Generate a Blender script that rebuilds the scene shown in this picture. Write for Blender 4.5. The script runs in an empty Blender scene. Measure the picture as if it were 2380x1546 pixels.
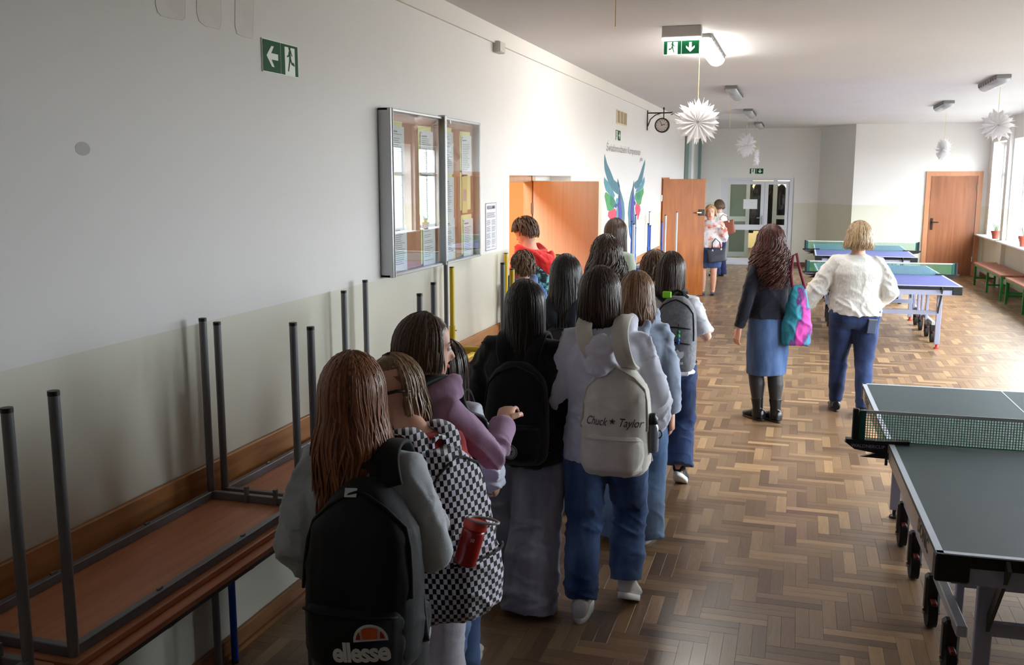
import bpy, math, random
import numpy as np
from mathutils import Vector, Matrix

random.seed(7)
rng = np.random.default_rng(11)
C = bpy.context.scene.collection
SC = bpy.context.scene

# ------------------------------------------------------------------ camera
F_PX, PITCH, YAW, ROLL, CAM_Z = 2221.3, 0.1608, 0.2896, 0.0009, 1.9875
def cam_axes():
    c, s = math.cos, math.sin
    fwd = np.array([-s(YAW)*c(PITCH), c(YAW)*c(PITCH), -s(PITCH)])
    r0 = np.array([c(YAW), s(YAW), 0.0]); u0 = np.cross(r0, fwd)
    return c(ROLL)*r0+s(ROLL)*u0, -s(ROLL)*r0+c(ROLL)*u0, fwd
CR, CU, CF = cam_axes()
cam_d = bpy.data.cameras.new('camera'); cam = bpy.data.objects.new('camera', cam_d); C.objects.link(cam)
cam_d.sensor_fit = 'HORIZONTAL'; cam_d.sensor_width = 36.0; cam_d.lens = 36.0*F_PX/2380.0
cam_d.clip_start = 0.05; cam_d.clip_end = 200
cam.matrix_world = Matrix(((CR[0], CU[0], -CF[0], 0), (CR[1], CU[1], -CF[1], 0), (CR[2], CU[2], -CF[2], CAM_Z), (0, 0, 0, 1)))
SC.camera = cam
def ray(X, Y): return CR*((X-1190)/F_PX)-CU*((Y-773)/F_PX)+CF
def at_x(X, Y, x0): d = ray(X, Y); return d*(x0/d[0])+np.array([0, 0, CAM_Z])
def at_y(X, Y, y0): d = ray(X, Y); return d*(y0/d[1])+np.array([0, 0, CAM_Z])
def at_z(X, Y, z0): d = ray(X, Y); return d*((z0-CAM_Z)/d[2])+np.array([0, 0, CAM_Z])

# ------------------------------------------------------------------ light and exposure
SC.view_settings.view_transform = 'Standard'; SC.view_settings.look = 'None'
SC.view_settings.gamma = 1.0; SC.view_settings.use_curve_mapping = False
SC.view_settings.exposure = 1.08
SC.cycles.max_bounces = 8; SC.cycles.diffuse_bounces = 5; SC.cycles.glossy_bounces = 3
SC.cycles.transparent_max_bounces = 12; SC.cycles.transmission_bounces = 6
SC.cycles.sample_clamp_indirect = 6.0; SC.cycles.use_denoising = True
SC.cycles.caustics_reflective = False; SC.cycles.caustics_refractive = False
world = bpy.data.worlds.new('overcast_sky'); SC.world = world; world.use_nodes = True
wn = world.node_tree.nodes; wl_ = world.node_tree.links; bg = wn['Background']; bg.inputs[1].default_value = 24.0
wt = wn.new('ShaderNodeTexCoord'); ws = wn.new('ShaderNodeSeparateXYZ'); wl_.new(wt.outputs['Generated'], ws.inputs[0])
wr_ = wn.new('ShaderNodeValToRGB'); we = wr_.color_ramp.elements     # overcast sky above, dull ground below the horizon
we[0].position = 0.485; we[0].color = (0.115, 0.115, 0.105, 1); we[1].position = 1.0; we[1].color = (0.87, 0.935, 1.0, 1)
wq = we.new(0.515); wq.color = (0.40, 0.43, 0.465, 1)
wm = wn.new('ShaderNodeMapRange'); wm.inputs[1].default_value = -1.0; wl_.new(ws.outputs[2], wm.inputs[0]); wl_.new(wm.outputs[0], wr_.inputs[0]); wl_.new(wr_.outputs[0], bg.inputs[0])
WINDOWS = [(19.5, 21.1), (16.35, 19.15), (13.3, 16.0), (10.1, 12.8), (6.9, 9.6), (4.9, 6.5)]  # last and nearest window is out of view, added to brighten the foreground
def portal(loc, rot, sx, sy):
    l = bpy.data.lights.new('window_portal', 'AREA'); l.shape = 'RECTANGLE'; l.size = sx; l.size_y = sy
    o = bpy.data.objects.new('window_portal', l); C.objects.link(o); o.location = loc; o.rotation_euler = rot
    l.cycles.is_portal = True
    return o
for (a, b) in WINDOWS: portal((3.98, (a+b)/2, 1.75), (0, math.pi/2, 0), 1.85, b-a)

# ------------------------------------------------------------------ helpers
def lin(c):
    c = c/255.0
    return c/12.92 if c <= 0.04045 else ((c+0.055)/1.055)**2.4
def rgb(r, g, b): return (lin(r), lin(g), lin(b), 1.0)
MATS = {}
def M(name, col, rough=0.6, metal=0.0, var=0.0, scale=8.0, bump=0.0, bscale=60.0, spec=0.5, sheen=0.0, stretch=(1, 1, 1), island=0.0, coat=0.0, emit=0.0, alpha=1.0, trans=0.0, sss=0.0, objrand=0.0, detail=3.0):
    if name in MATS: return MATS[name]
    m = bpy.data.materials.new(name); m.use_nodes = True; nt = m.node_tree; n = nt.nodes; L = nt.links
    b = n['Principled BSDF']; b.inputs['Roughness'].default_value = rough; b.inputs['Metallic'].default_value = metal
    b.inputs['Specular IOR Level'].default_value = spec; b.inputs['Sheen Weight'].default_value = sheen
    b.inputs['Coat Weight'].default_value = coat; b.inputs['Transmission Weight'].default_value = trans
    if sss: b.inputs['Subsurface Weight'].default_value = sss; b.inputs['Subsurface Radius'].default_value = (0.01, 0.004, 0.002)
    if emit: b.inputs['Emission Color'].default_value = col; b.inputs['Emission Strength'].default_value = emit
    b.inputs['Base Color'].default_value = col
    tc = n.new('ShaderNodeTexCoord'); mp = n.new('ShaderNodeMapping'); mp.inputs['Scale'].default_value = stretch
    L.new(tc.outputs['Object'], mp.inputs['Vector'])
    src = None
    if var > 0:
        no = n.new('ShaderNodeTexNoise'); no.inputs['Scale'].default_value = scale; no.inputs['Detail'].default_value = detail
        L.new(mp.outputs[0], no.inputs['Vector'])
        mx = n.new('ShaderNodeMix'); mx.data_type = 'RGBA'
        mr = n.new('ShaderNodeMapRange'); mr.inputs[1].default_value = 0.3; mr.inputs[2].default_value = 0.7
        L.new(no.outputs['Fac'], mr.inputs[0]); L.new(mr.outputs[0], mx.inputs[0])
        mx.inputs[6].default_value = tuple(min(1, x*(1-var)) for x in col[:3])+(1,)
        mx.inputs[7].default_value = tuple(min(1, x*(1+var)) for x in col[:3])+(1,)
        src = mx.outputs[2]
    if island > 0 or objrand > 0:
        if island > 0: g = n.new('ShaderNodeNewGeometry'); rnd = g.outputs['Random Per Island']; amt = island
        else: g = n.new('ShaderNodeObjectInfo'); rnd = g.outputs['Random']; amt = objrand
        mr2 = n.new('ShaderNodeMapRange'); mr2.inputs[3].default_value = 1-amt; mr2.inputs[4].default_value = 1+amt
        L.new(rnd, mr2.inputs[0])
        vm = n.new('ShaderNodeVectorMath'); vm.operation = 'SCALE'
        if src is not None: L.new(src, vm.inputs[0])
        else: vm.inputs[0].default_value = col[:3]
        L.new(mr2.outputs[0], vm.inputs['Scale']); src = vm.outputs[0]
    if src is not None: L.new(src, b.inputs['Base Color'])
    if bump > 0:
        nb = n.new('ShaderNodeTexNoise'); nb.inputs['Scale'].default_value = bscale; nb.inputs['Detail'].default_value = 4
        L.new(mp.outputs[0], nb.inputs['Vector'])
        bp = n.new('ShaderNodeBump'); bp.inputs['Strength'].default_value = bump; bp.inputs['Distance'].default_value = 0.004
        L.new(nb.outputs['Fac'], bp.inputs['Height']); L.new(bp.outputs[0], b.inputs['Normal'])
    MATS[name] = m
    return m
def wood(name, c1, c2, stretch, rough=0.4, coat=0.0, coord='Object', scale=3.0, spec=0.5):
    if name in MATS: return MATS[name]
    m = bpy.data.materials.new(name); m.use_nodes = True; nt = m.node_tree; n = nt.nodes; L = nt.links
    b = n['Principled BSDF']; b.inputs['Roughness'].default_value = rough; b.inputs['Coat Weight'].default_value = coat; b.inputs['Specular IOR Level'].default_value = spec
    tc = n.new('ShaderNodeTexCoord'); mp = n.new('ShaderNodeMapping'); mp.inputs['Scale'].default_value = stretch
    L.new(tc.outputs[coord], mp.inputs['Vector'])
    no = n.new('ShaderNodeTexNoise'); no.inputs['Scale'].default_value = scale; no.inputs['Detail'].default_value = 6; no.inputs['Distortion'].default_value = 0.6
    L.new(mp.outputs[0], no.inputs['Vector'])
    cr = n.new('ShaderNodeValToRGB'); cr.color_ramp.elements[0].color = c1; cr.color_ramp.elements[1].color = c2
    cr.color_ramp.elements[0].position = 0.3; cr.color_ramp.elements[1].position = 0.7
    L.new(no.outputs['Fac'], cr.inputs[0]); L.new(cr.outputs[0], b.inputs['Base Color'])
    bp = n.new('ShaderNodeBump'); bp.inputs['Strength'].default_value = 0.06; bp.inputs['Distance'].default_value = 0.002
    L.new(no.outputs['Fac'], bp.inputs['Height']); L.new(bp.outputs[0], b.inputs['Normal'])
    MATS[name] = m
    return m
def glass_mat(name, tint=(1, 1, 1, 1), gl=0.12, rough=0.0):
    if name in MATS: return MATS[name]
    m = bpy.data.materials.new(name); m.use_nodes = True; nt = m.node_tree; n = nt.nodes; L = nt.links
    n.remove(n['Principled BSDF']); out = n['Material Output']
    t = n.new('ShaderNodeBsdfTransparent'); t.inputs[0].default_value = tint
    g = n.new('ShaderNodeBsdfGlossy'); g.inputs['Roughness'].default_value = rough
    fr = n.new('ShaderNodeLayerWeight'); fr.inputs[0].default_value = 0.5
    pw = n.new('ShaderNodeMath'); pw.operation = 'POWER'; pw.inputs[1].default_value = 4.0; L.new(fr.outputs['Facing'], pw.inputs[0])
    ad = n.new('ShaderNodeMath'); ad.operation = 'MULTIPLY_ADD'; ad.inputs[1].default_value = 0.8; ad.inputs[2].default_value = gl; ad.use_clamp = True
    L.new(pw.outputs[0], ad.inputs[0])
    mx = n.new('ShaderNodeMixShader'); L.new(ad.outputs[0], mx.inputs[0]); L.new(t.outputs[0], mx.inputs[1]); L.new(g.outputs[0], mx.inputs[2])
    L.new(mx.outputs[0], out.inputs[0]); MATS[name] = m
    return m

class MB:
    """collects shapes that become one mesh"""
    def __init__(s): s.v = []; s.f = []; s.n = 0; s.uv = None
    def add(s, v, f):
        v = np.asarray(v, float).reshape(-1, 3)
        s.v.append(v); s.f.extend([[i+s.n for i in q] for q in f]); s.n += len(v)
        return s
    def box(s, lo, hi, M=None, ch=0.0):
        lo = np.array(lo, float); hi = np.array(hi, float)
        if ch > 0:
            return s.cbox(lo, hi, ch, M)
        v = np.array([[(lo, hi)[(i >> 0) & 1][0], (lo, hi)[(i >> 1) & 1][1], (lo, hi)[(i >> 2) & 1][2]] for i in range(8)])
        if M is not None: v = xf(M, v)
        return s.add(v, [(0, 2, 3, 1), (4, 5, 7, 6), (0, 1, 5, 4), (2, 6, 7, 3), (0, 4, 6, 2), (1, 3, 7, 5)])
    def cbox(s, lo, hi, ch, M=None):
        """box with chamfered edges (24 vertices)"""
        c = (lo+hi)/2; h = (hi-lo)/2; ch = min(ch, h.min()*0.9)
        v = []; idx = {}
        for sx in (-1, 1):
            for sy in (-1, 1):
                for sz in (-1, 1):
                    for a in range(3):
                        p = h-ch; p = np.array(p); p[a] = h[a]
                        idx[(sx, sy, sz, a)] = len(v); v.append(c+p*np.array([sx, sy, sz]))
        f = []
        for a in range(3):
            b, d = (a+1) % 3, (a+2) % 3
            for sg in (-1, 1):
                q = []
                for (p1, p2) in ((-1, -1), (1, -1), (1, 1), (-1, 1)):
                    t = [0, 0, 0]; t[a] = sg; t[b] = p1; t[d] = p2; q.append(idx[(t[0], t[1], t[2], a)])
                f.append(q if sg > 0 else q[::-1])
            for p1 in (-1, 1):
                for p2 in (-1, 1):
                    t0 = [0, 0, 0]; t0[b] = p1; t0[d] = p2
                    q = []
                    for sg, ax in ((-1, b), (1, b), (1, d), (-1, d)):
                        t = list(t0); t[a] = sg; q.append(idx[(t[0], t[1], t[2], ax)])
                    f.append(q if p1*p2 > 0 else q[::-1])
        for sx in (-1, 1):
            for sy in (-1, 1):
                for sz in (-1, 1):
                    q = [idx[(sx, sy, sz, a)] for a in range(3)]
                    f.append(q if sx*sy*sz > 0 else q[::-1])
        v = np.array(v)
        if M is not None: v = xf(M, v)
        return s.add(v, f)
    def tube(s, pts, rad, n=12, flat=None, cap=True, up=None):
        v, f = tube(pts, rad, n, flat, cap, up); return s.add(v, f)
    def prism(s, poly, fn, t):
        """poly: 2-D outline; fn maps (a, b, depth) to 3-D; thickness t"""
        k = len(poly); v = [fn(a, b, 0) for a, b in poly]+[fn(a, b, t) for a, b in poly]
        f = [list(range(k))[::-1], list(range(k, 2*k))]+[[i, (i+1) % k, k+(i+1) % k, k+i] for i in range(k)]
        return s.add(v, f)
    def sphere(s, c, r, n=14, m=10, M=None):
        r = np.array(r, float)*np.ones(3); v = [[0, 0, 1]]
        for j in range(1, m):
            for i in range(n):
                a = math.pi*j/m; b = 2*math.pi*i/n; v.append([math.sin(a)*math.cos(b), math.sin(a)*math.sin(b), math.cos(a)])
        v.append([0, 0, -1]); v = np.array(v)*r
        if M is not None: v = v@np.array(M).T
        v = v+np.array(c)
        f = [(0, 1+i, 1+(i+1) % n) for i in range(n)]
        for j in range(m-2):
            for i in range(n): a = 1+j*n+i; b = 1+j*n+(i+1) % n; f.append((a, a+n, b+n, b))
        e = 1+(m-1)*n
        f += [(1+(m-2)*n+i, e, 1+(m-2)*n+(i+1) % n) for i in range(n)]
        return s.add(v, f)
    def loft(s, rings, cap=True):
        """rings: list of (n,3) arrays, closed"""
        n = len(rings[0]); v = np.concatenate(rings); f = []
        for j in range(len(rings)-1):
            for i in range(n): f.append((j*n+i, j*n+(i+1) % n, (j+1)*n+(i+1) % n, (j+1)*n+i))
        if cap:
            k = len(v); v = np.concatenate([v, [rings[0].mean(0)], [rings[-1].mean(0)]])
            f += [((i+1) % n, i, k) for i in range(n)]
            b = (len(rings)-1)*n
            f += [(b+i, b+(i+1) % n, k+1) for i in range(n)]
        return s.add(v, f)
    def arr(s): return np.concatenate(s.v) if s.v else np.zeros((0, 3))
def xf(M, v): M = np.array(M); v = np.asarray(v, float); return v@M[:3, :3].T+M[:3, 3]
def nrm(v): v = np.asarray(v, float); return v/(np.linalg.norm(v)+1e-12)
def tube(pts, rad, n=12, flat=None, cap=True, up=None):
    pts = np.asarray(pts, float); k = len(pts); rad = np.ones(k)*np.asarray(rad, float)
    flat = np.ones(k) if flat is None else np.ones(k)*np.asarray(flat, float)
    T = np.gradient(pts, axis=0); T = T/(np.linalg.norm(T, axis=1, keepdims=True)+1e-12)
    u = np.array(up if up is not None else ([0, 0, 1] if abs(T[0][2]) < 0.9 else [0, 1, 0]), float)
    R = []
    for i in range(k):
        u = nrm(u-T[i]*(u@T[i])); w = np.cross(T[i], u)
        a = np.arange(n)*2*math.pi/n+math.pi/n
        R.append(pts[i]+rad[i]*(np.cos(a)[:, None]*w+np.sin(a)[:, None]*u*flat[i]))
    v = np.concatenate(R); f = []
    for j in range(k-1):
        for i in range(n): f.append((j*n+i, j*n+(i+1) % n, (j+1)*n+(i+1) % n, (j+1)*n+i))
    if cap:
        f.append(list(range(n))[::-1]); f.append([(k-1)*n+i for i in range(n)])
    return v, f
def link_mesh(name, v, f, mat, parent=None, smooth=True, uv=None):
    me = bpy.data.meshes.new(name); me.from_pydata(np.asarray(v).tolist(), [], f if isinstance(f, list) else f.tolist()); me.update()
    if smooth is True: me.polygons.foreach_set('use_smooth', [True]*len(me.polygons))
    if mat is not None: me.materials.append(mat)
    o = bpy.data.objects.new(name, me); C.objects.link(o)
    if parent is not None: o.parent = parent
    return o
def obj(name, mb, mat, parent=None, smooth=False, kind=None, label=None, auto=False):
    o = link_mesh(name, mb.arr(), mb.f, mat, parent, smooth=(smooth or auto))
    if auto: sharp(o)
    if kind: o['kind'] = kind
    if label: o['label'] = label
    return o
def sharp(o, ang=35):
    try: o.data.set_sharp_from_angle(angle=math.radians(ang))
    except Exception: pass
def thing(name, label, cat, loc=(0, 0, 0), rz=0.0, group=None):
    o = bpy.data.objects.new(name, None); C.objects.link(o); o.location = loc; o.rotation_euler = (0, 0, rz)
    o['label'] = label; o['category'] = cat
    if group: o['group'] = group
    o.empty_display_size = 0.05
    return o
def tag(o, label, cat, group=None):
    o['label'] = label; o['category'] = cat
    if group: o['group'] = group
    return o
def struct(name, mb, mat, parent=None, auto=False):
    o = obj(name, mb, mat, parent, auto=auto)
    o['kind'] = 'structure'
    return o
def sroot(name):
    o = bpy.data.objects.new(name, None); C.objects.link(o); o['kind'] = 'structure'; o.empty_display_size = 0.05
    return o
TXT = {}
def text_mesh(body, size=1.0, bold=0.0, shear=0.0, depth=0.0, space=1.0):
    cu = bpy.data.curves.new('lettering', 'FONT'); cu.body = body; cu.size = size; cu.align_x = 'CENTER'; cu.align_y = 'CENTER'
    cu.offset = bold*size; cu.shear = shear; cu.extrude = depth; cu.space_character = space; cu.resolution_u = 3
    o = bpy.data.objects.new('lettering', cu); C.objects.link(o)
    dg = bpy.context.evaluated_depsgraph_get(); me = bpy.data.meshes.new_from_object(o.evaluated_get(dg))
    v = np.zeros(len(me.vertices)*3); me.vertices.foreach_get('co', v); f = [list(p.vertices) for p in me.polygons]
    bpy.data.objects.remove(o); bpy.data.curves.remove(cu); bpy.data.meshes.remove(me)
    return v.reshape(-1, 3), f

def bake(mb, voxel, smooth=4, fold=None):
    """union overlapping closed shapes into one continuous surface, smooth, then fold"""
    o = link_mesh('bake', mb.arr(), mb.f, None)
    r = o.modifiers.new('r', 'REMESH'); r.mode = 'VOXEL'; r.voxel_size = voxel
    if smooth: s = o.modifiers.new('s', 'SMOOTH'); s.factor = 0.5; s.iterations = smooth
    dg = bpy.context.evaluated_depsgraph_get(); ev = o.evaluated_get(dg); me = ev.to_mesh()
    v = np.zeros(len(me.vertices)*3); me.vertices.foreach_get('co', v); v = v.reshape(-1, 3)
    nr = np.zeros(len(me.vertices)*3); me.vertices.foreach_get('normal', nr); nr = nr.reshape(-1, 3)
    ls = np.zeros(len(me.loops), int); me.loops.foreach_get('vertex_index', ls)
    f = [ls[p.loop_start:p.loop_start+p.loop_total].tolist() for p in me.polygons]
    ev.to_mesh_clear(); d = o.data; bpy.data.objects.remove(o); bpy.data.meshes.remove(d)
    if fold is not None: v = v+nr*fold(v)[:, None]
    return v, f
def folds(seed, amp, freq, axis=(0, 0, 1), spread=0.5, layers=3, mask=None):
    r = np.random.default_rng(seed); ds = []
    for k in range(layers):
        d = nrm(np.array(axis)+r.normal(0, spread, 3)); e = nrm(r.normal(0, 1, 3)); g = nrm(r.normal(0, 1, 3))
        ds.append((d, e, g, freq*(0.7+0.7*r.random())*(1+0.5*k), r.random()*6.28, r.random()*6.28, 1.0/(1+0.6*k)))
    def fn(P):
        t = np.zeros(len(P))
        for d, e, g, fq, ph, ph2, a in ds:
            w = P@d*fq+1.6*np.sin(P@e*fq*0.45+ph2)+0.8*np.sin(P@g*fq*0.9+ph)
            q = (1-np.abs(np.sin(w*0.5+ph)))**2
            m = 0.5+0.5*np.sin(P@g*fq*0.35+ph2)
            t += a*(q-0.3)*m
        t *= amp
        return t*mask(P) if mask is not None else t
    return fn

# ------------------------------------------------------------------ shared materials
def wall_paint():
    m = bpy.data.materials.new('wall_paint'); m.use_nodes = True; nt = m.node_tree; n = nt.nodes; L = nt.links
    b = n['Principled BSDF']; b.inputs['Roughness'].default_value = 0.55; b.inputs['Specular IOR Level'].default_value = 0.3
    g = n.new('ShaderNodeNewGeometry'); sp = n.new('ShaderNodeSeparateXYZ'); L.new(g.outputs['Position'], sp.inputs[0])
    gt = n.new('ShaderNodeMath'); gt.operation = 'GREATER_THAN'; gt.inputs[1].default_value = 1.425; L.new(sp.outputs[2], gt.inputs[0])
    mx = n.new('ShaderNodeMix'); mx.data_type = 'RGBA'; L.new(gt.outputs[0], mx.inputs[0])
    mx.inputs[6].default_value = rgb(214, 211, 196); mx.inputs[7].default_value = rgb(226, 223, 221)
    no = n.new('ShaderNodeTexNoise'); no.inputs['Scale'].default_value = 0.9; no.inputs['Detail'].default_value = 5; L.new(g.outputs['Position'], no.inputs['Vector'])
    mr = n.new('ShaderNodeMapRange'); mr.inputs[3].default_value = 0.95; mr.inputs[4].default_value = 1.03; L.new(no.outputs['Fac'], mr.inputs[0])
    vm = n.new('ShaderNodeVectorMath'); vm.operation = 'SCALE'; L.new(mx.outputs[2], vm.inputs[0]); L.new(mr.outputs[0], vm.inputs['Scale'])
    L.new(vm.outputs[0], b.inputs['Base Color'])
    n2 = n.new('ShaderNodeTexNoise'); n2.inputs['Scale'].default_value = 45; L.new(g.outputs['Position'], n2.inputs['Vector'])
    bp = n.new('ShaderNodeBump'); bp.inputs['Strength'].default_value = 0.12; bp.inputs['Distance'].default_value = 0.003
    L.new(n2.outputs['Fac'], bp.inputs['Height']); L.new(bp.outputs[0], b.inputs['Normal'])
    return m
PAINT = wall_paint()
CEIL = M('ceiling_paint', rgb(208, 207, 209), 0.8, var=0.03, scale=0.7)
WHITEP = M('white_lacquer', rgb(232, 234, 238), 0.35)
WOODR = wood('rail_oak', rgb(150, 98, 52), rgb(192, 134, 80), (9, 0.7, 9), 0.45)
WOODB = wood('baseboard_oak', rgb(120, 78, 44), rgb(166, 116, 70), (9, 0.7, 9), 0.4)
BEECH = wood('beech_board', rgb(176, 110, 76), rgb(198, 130, 94), (10, 0.7, 10), 0.38)
BEECHL = wood('light_beech', rgb(190, 142, 100), rgb(208, 162, 120), (10, 0.7, 10), 0.4)
STEEL = M('grey_enamel', rgb(112, 113, 118), 0.38, metal=0.0, spec=0.6)
STEELM = M('silver_tube', rgb(176, 180, 186), 0.3, metal=0.65)
BLACKP = M('black_plastic', rgb(20, 20, 22), 0.45)
ALU = M('brushed_aluminium', rgb(176, 178, 180), 0.35, metal=0.8)
YELLOW = M('yellow_enamel', rgb(214, 184, 20), 0.35)
BLUE = M('blue_enamel', rgb(20, 74, 176), 0.35)
GREEN = M('green_enamel', rgb(28, 128, 54), 0.4)
PAPERW = M('white_paper', rgb(226, 227, 232), 0.8)
PAPERY = M('yellow_paper', rgb(238, 232, 160), 0.8)
INK = M('printed_ink', rgb(120, 122, 130), 0.8)
INKD = M('dark_ink', rgb(40, 40, 44), 0.8)
SIGNG = M('sign_green', rgb(6, 80, 46), 0.6, spec=0.2)
SIGNW = M('sign_white', rgb(232, 238, 228), 0.4)
PANE = glass_mat('clear_pane', (0.97, 0.985, 0.98, 1), 0.02)

XL, XR, ZC = -2.22, 3.62, 3.09
Y0, YF, YR = -3.2, 22.7, 21.45
# ------------------------------------------------------------------ floor with herringbone strips
def parquet_mat():
    m = bpy.data.materials.new('oak_parquet'); m.use_nodes = True; nt = m.node_tree; n = nt.nodes; L = nt.links
    b = n['Principled BSDF']; b.inputs['Roughness'].default_value = 0.32; b.inputs['Specular IOR Level'].default_value = 0.4
    b.inputs['Coat Weight'].default_value = 0.14; b.inputs['Coat Roughness'].default_value = 0.16
    g = n.new('ShaderNodeNewGeometry'); oi = n.new('ShaderNodeObjectInfo')
    ad = n.new('ShaderNodeMath'); ad.operation = 'ADD'; L.new(g.outputs['Random Per Island'], ad.inputs[0]); L.new(oi.outputs['Random'], ad.inputs[1])
    fr = n.new('ShaderNodeMath'); fr.operation = 'FRACT'; L.new(ad.outputs[0], fr.inputs[0])
    cr = n.new('ShaderNodeValToRGB'); e = cr.color_ramp.elements
    e[0].position = 0.0; e[0].color = rgb(112, 86, 62); e[1].position = 1.0; e[1].color = rgb(186, 150, 110)
    for p, c in ((0.25, rgb(130, 101, 74)), (0.55, rgb(142, 112, 82)), (0.85, rgb(158, 126, 92))):
        q = e.new(p); q.color = c
    L.new(fr.outputs[0], cr.inputs[0])
    uv = n.new('ShaderNodeUVMap'); mp = n.new('ShaderNodeMapping'); mp.inputs['Scale'].default_value = (7, 70, 1); L.new(uv.outputs[0], mp.inputs['Vector'])
    cx = n.new('ShaderNodeCombineXYZ'); mu = n.new('ShaderNodeMath'); mu.operation = 'MULTIPLY'; mu.inputs[1].default_value = 91.0
    L.new(fr.outputs[0], mu.inputs[0]); L.new(mu.outputs[0], cx.inputs[0]); L.new(mu.outputs[0], cx.inputs[2]); L.new(cx.outputs[0], mp.inputs['Location'])
    no = n.new('ShaderNodeTexNoise'); no.inputs['Scale'].default_value = 1.0; no.inputs['Detail'].default_value = 5; no.inputs['Distortion'].default_value = 1.2; L.new(mp.outputs[0], no.inputs['Vector'])
    mr = n.new('ShaderNodeMapRange'); mr.inputs[1].default_value = 0.3; mr.inputs[2].default_value = 0.72; mr.inputs[3].default_value = 0.8; mr.inputs[4].default_value = 1.1
    L.new(no.outputs['Fac'], mr.inputs[0])
    vm = n.new('ShaderNodeVectorMath'); vm.operation = 'SCALE'; L.new(cr.outputs[0], vm.inputs[0]); L.new(mr.outputs[0], vm.inputs['Scale'])
    L.new(vm.outputs[0], b.inputs['Base Color'])
    rr = n.new('ShaderNodeMapRange'); rr.inputs[3].default_value = 0.26; rr.inputs[4].default_value = 0.42; L.new(no.outputs['Fac'], rr.inputs[0]); L.new(rr.outputs[0], b.inputs['Roughness'])
    bp = n.new('ShaderNodeBump'); bp.inputs['Strength'].default_value = 0.05; bp.inputs['Distance'].default_value = 0.001
    L.new(no.outputs['Fac'], bp.inputs['Height']); L.new(bp.outputs[0], b.inputs['Normal'])
    return m
OAK = parquet_mat()
fl = struct('floor', MB().box((XL-0.3, Y0, -0.15), (XR+0.5, 28.5, -0.005)), M('floor_joint', rgb(66, 46, 32), 0.7))
def plank_geo():
    l, w, g, t, c = 0.30, 0.06, 0.0005, 0.010, 0.0003
    a, b = l/2-g, w/2-g
    v = [[x, y, -t] for x, y in ((-a, -b), (a, -b), (a, b), (-a, b))]+[[x, y, -c] for x, y in ((-a, -b), (a, -b), (a, b), (-a, b))]
    v += [[x, y, 0] for x, y in ((-a+c, -b+c), (a-c, -b+c), (a-c, b-c), (-a+c, b-c))]
    f = [[i, (i+1) % 4, 4+(i+1) % 4, 4+i] for i in range(4)]+[[4+i, 4+(i+1) % 4, 8+(i+1) % 4, 8+i] for i in range(4)]+[[8, 9, 10, 11]]
    return np.array(v), f
PV, PF = plank_geo()
def build_parquet():
    W, Lg = 0.12, 0.30
    strips = []
    ox, oy = -0.05, 4.0
    for i in range(-260, 260):
        for j in range(-80, 80):
            bx, by = ox+i*W+j*(W-Lg), oy+i*W+j*(Lg+W)
            if -3 < bx < 4.6 and 0.3 < by < 23.3:
                for k in (0, 1):
                    strips.append((bx+0.03+0.06*k, by+Lg/2, 1))
                    strips.append((bx+W-Lg+Lg/2, by+Lg+0.03+0.06*k, 0))
    strips = [s for s in strips if XL-0.1 < s[0] < XR+0.35 and s[1] < YF+0.25]
    def score(s):
        p = np.array([s[0], s[1], 0.0-CAM_Z]); d = p@CF
        if d < 0.5: return 0
        X = 1190+F_PX*(p@CR)/d; Y = 773-F_PX*(p@CU)/d
        if not (1180 < X < 2370 and Y < 1540): return 0
        if X > 2010+(Y-890)*0.44: return 0
        return 1/d**3
    strips.sort(key=score, reverse=True)
    me = bpy.data.meshes.new('plank'); me.from_pydata(PV.tolist(), [], PF); me.update()
    uvl = me.uv_layers.new(name='UVMap')
    for lp in me.loops: uvl.data[lp.index].uv = (PV[lp.vertex_index][0], PV[lp.vertex_index][1])
    me.materials.append(OAK)
    for x, y, o in strips[:300]:
        p = bpy.data.objects.new('plank', me); C.objects.link(p); p.parent = fl
        p.location = (x, y, random.uniform(-0.00015, 0.00005)); p.rotation_euler = (random.uniform(-1, 1)*0.0012, random.uniform(-1, 1)*0.0008, o*math.pi/2)
    rest = strips[300:]; k = len(rest)
    S = np.array(rest); V = np.repeat(PV[None], k, 0).copy()
    tx = rng.normal(0, 0.0005, k); ty = rng.normal(0, 0.0008, k)
    V[:, :, 2] += V[:, :, 0]*tx[:, None]*1.0+V[:, :, 1]*ty[:, None]+rng.uniform(-0.00015, 0.00005, k)[:, None]
    rot = S[:, 2] > 0.5
    X = np.where(rot[:, None], -V[:, :, 1], V[:, :, 0])+S[:, 0:1]; Y = np.where(rot[:, None], V[:, :, 0], V[:, :, 1])+S[:, 1:2]
    W3 = np.stack([X, Y, V[:, :, 2]], -1).reshape(-1, 3)
    f = []
    for q in range(k):
        b = q*12
        for a in PF: f.append([b+i for i in a])
    m2 = bpy.data.meshes.new('plank_field'); m2.from_pydata(W3.tolist(), [], f); m2.update()
    uvl = m2.uv_layers.new(name='UVMap'); li = np.zeros(len(m2.loops), int); m2.loops.foreach_get('vertex_index', li)
    uvl.data.foreach_set('uv', PV[li % 12][:, :2].ravel())
    m2.materials.append(OAK)
    o = bpy.data.objects.new('plank_field', m2); C.objects.link(o); o.parent = fl; o['kind'] = 'stuff'
build_parquet()

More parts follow.
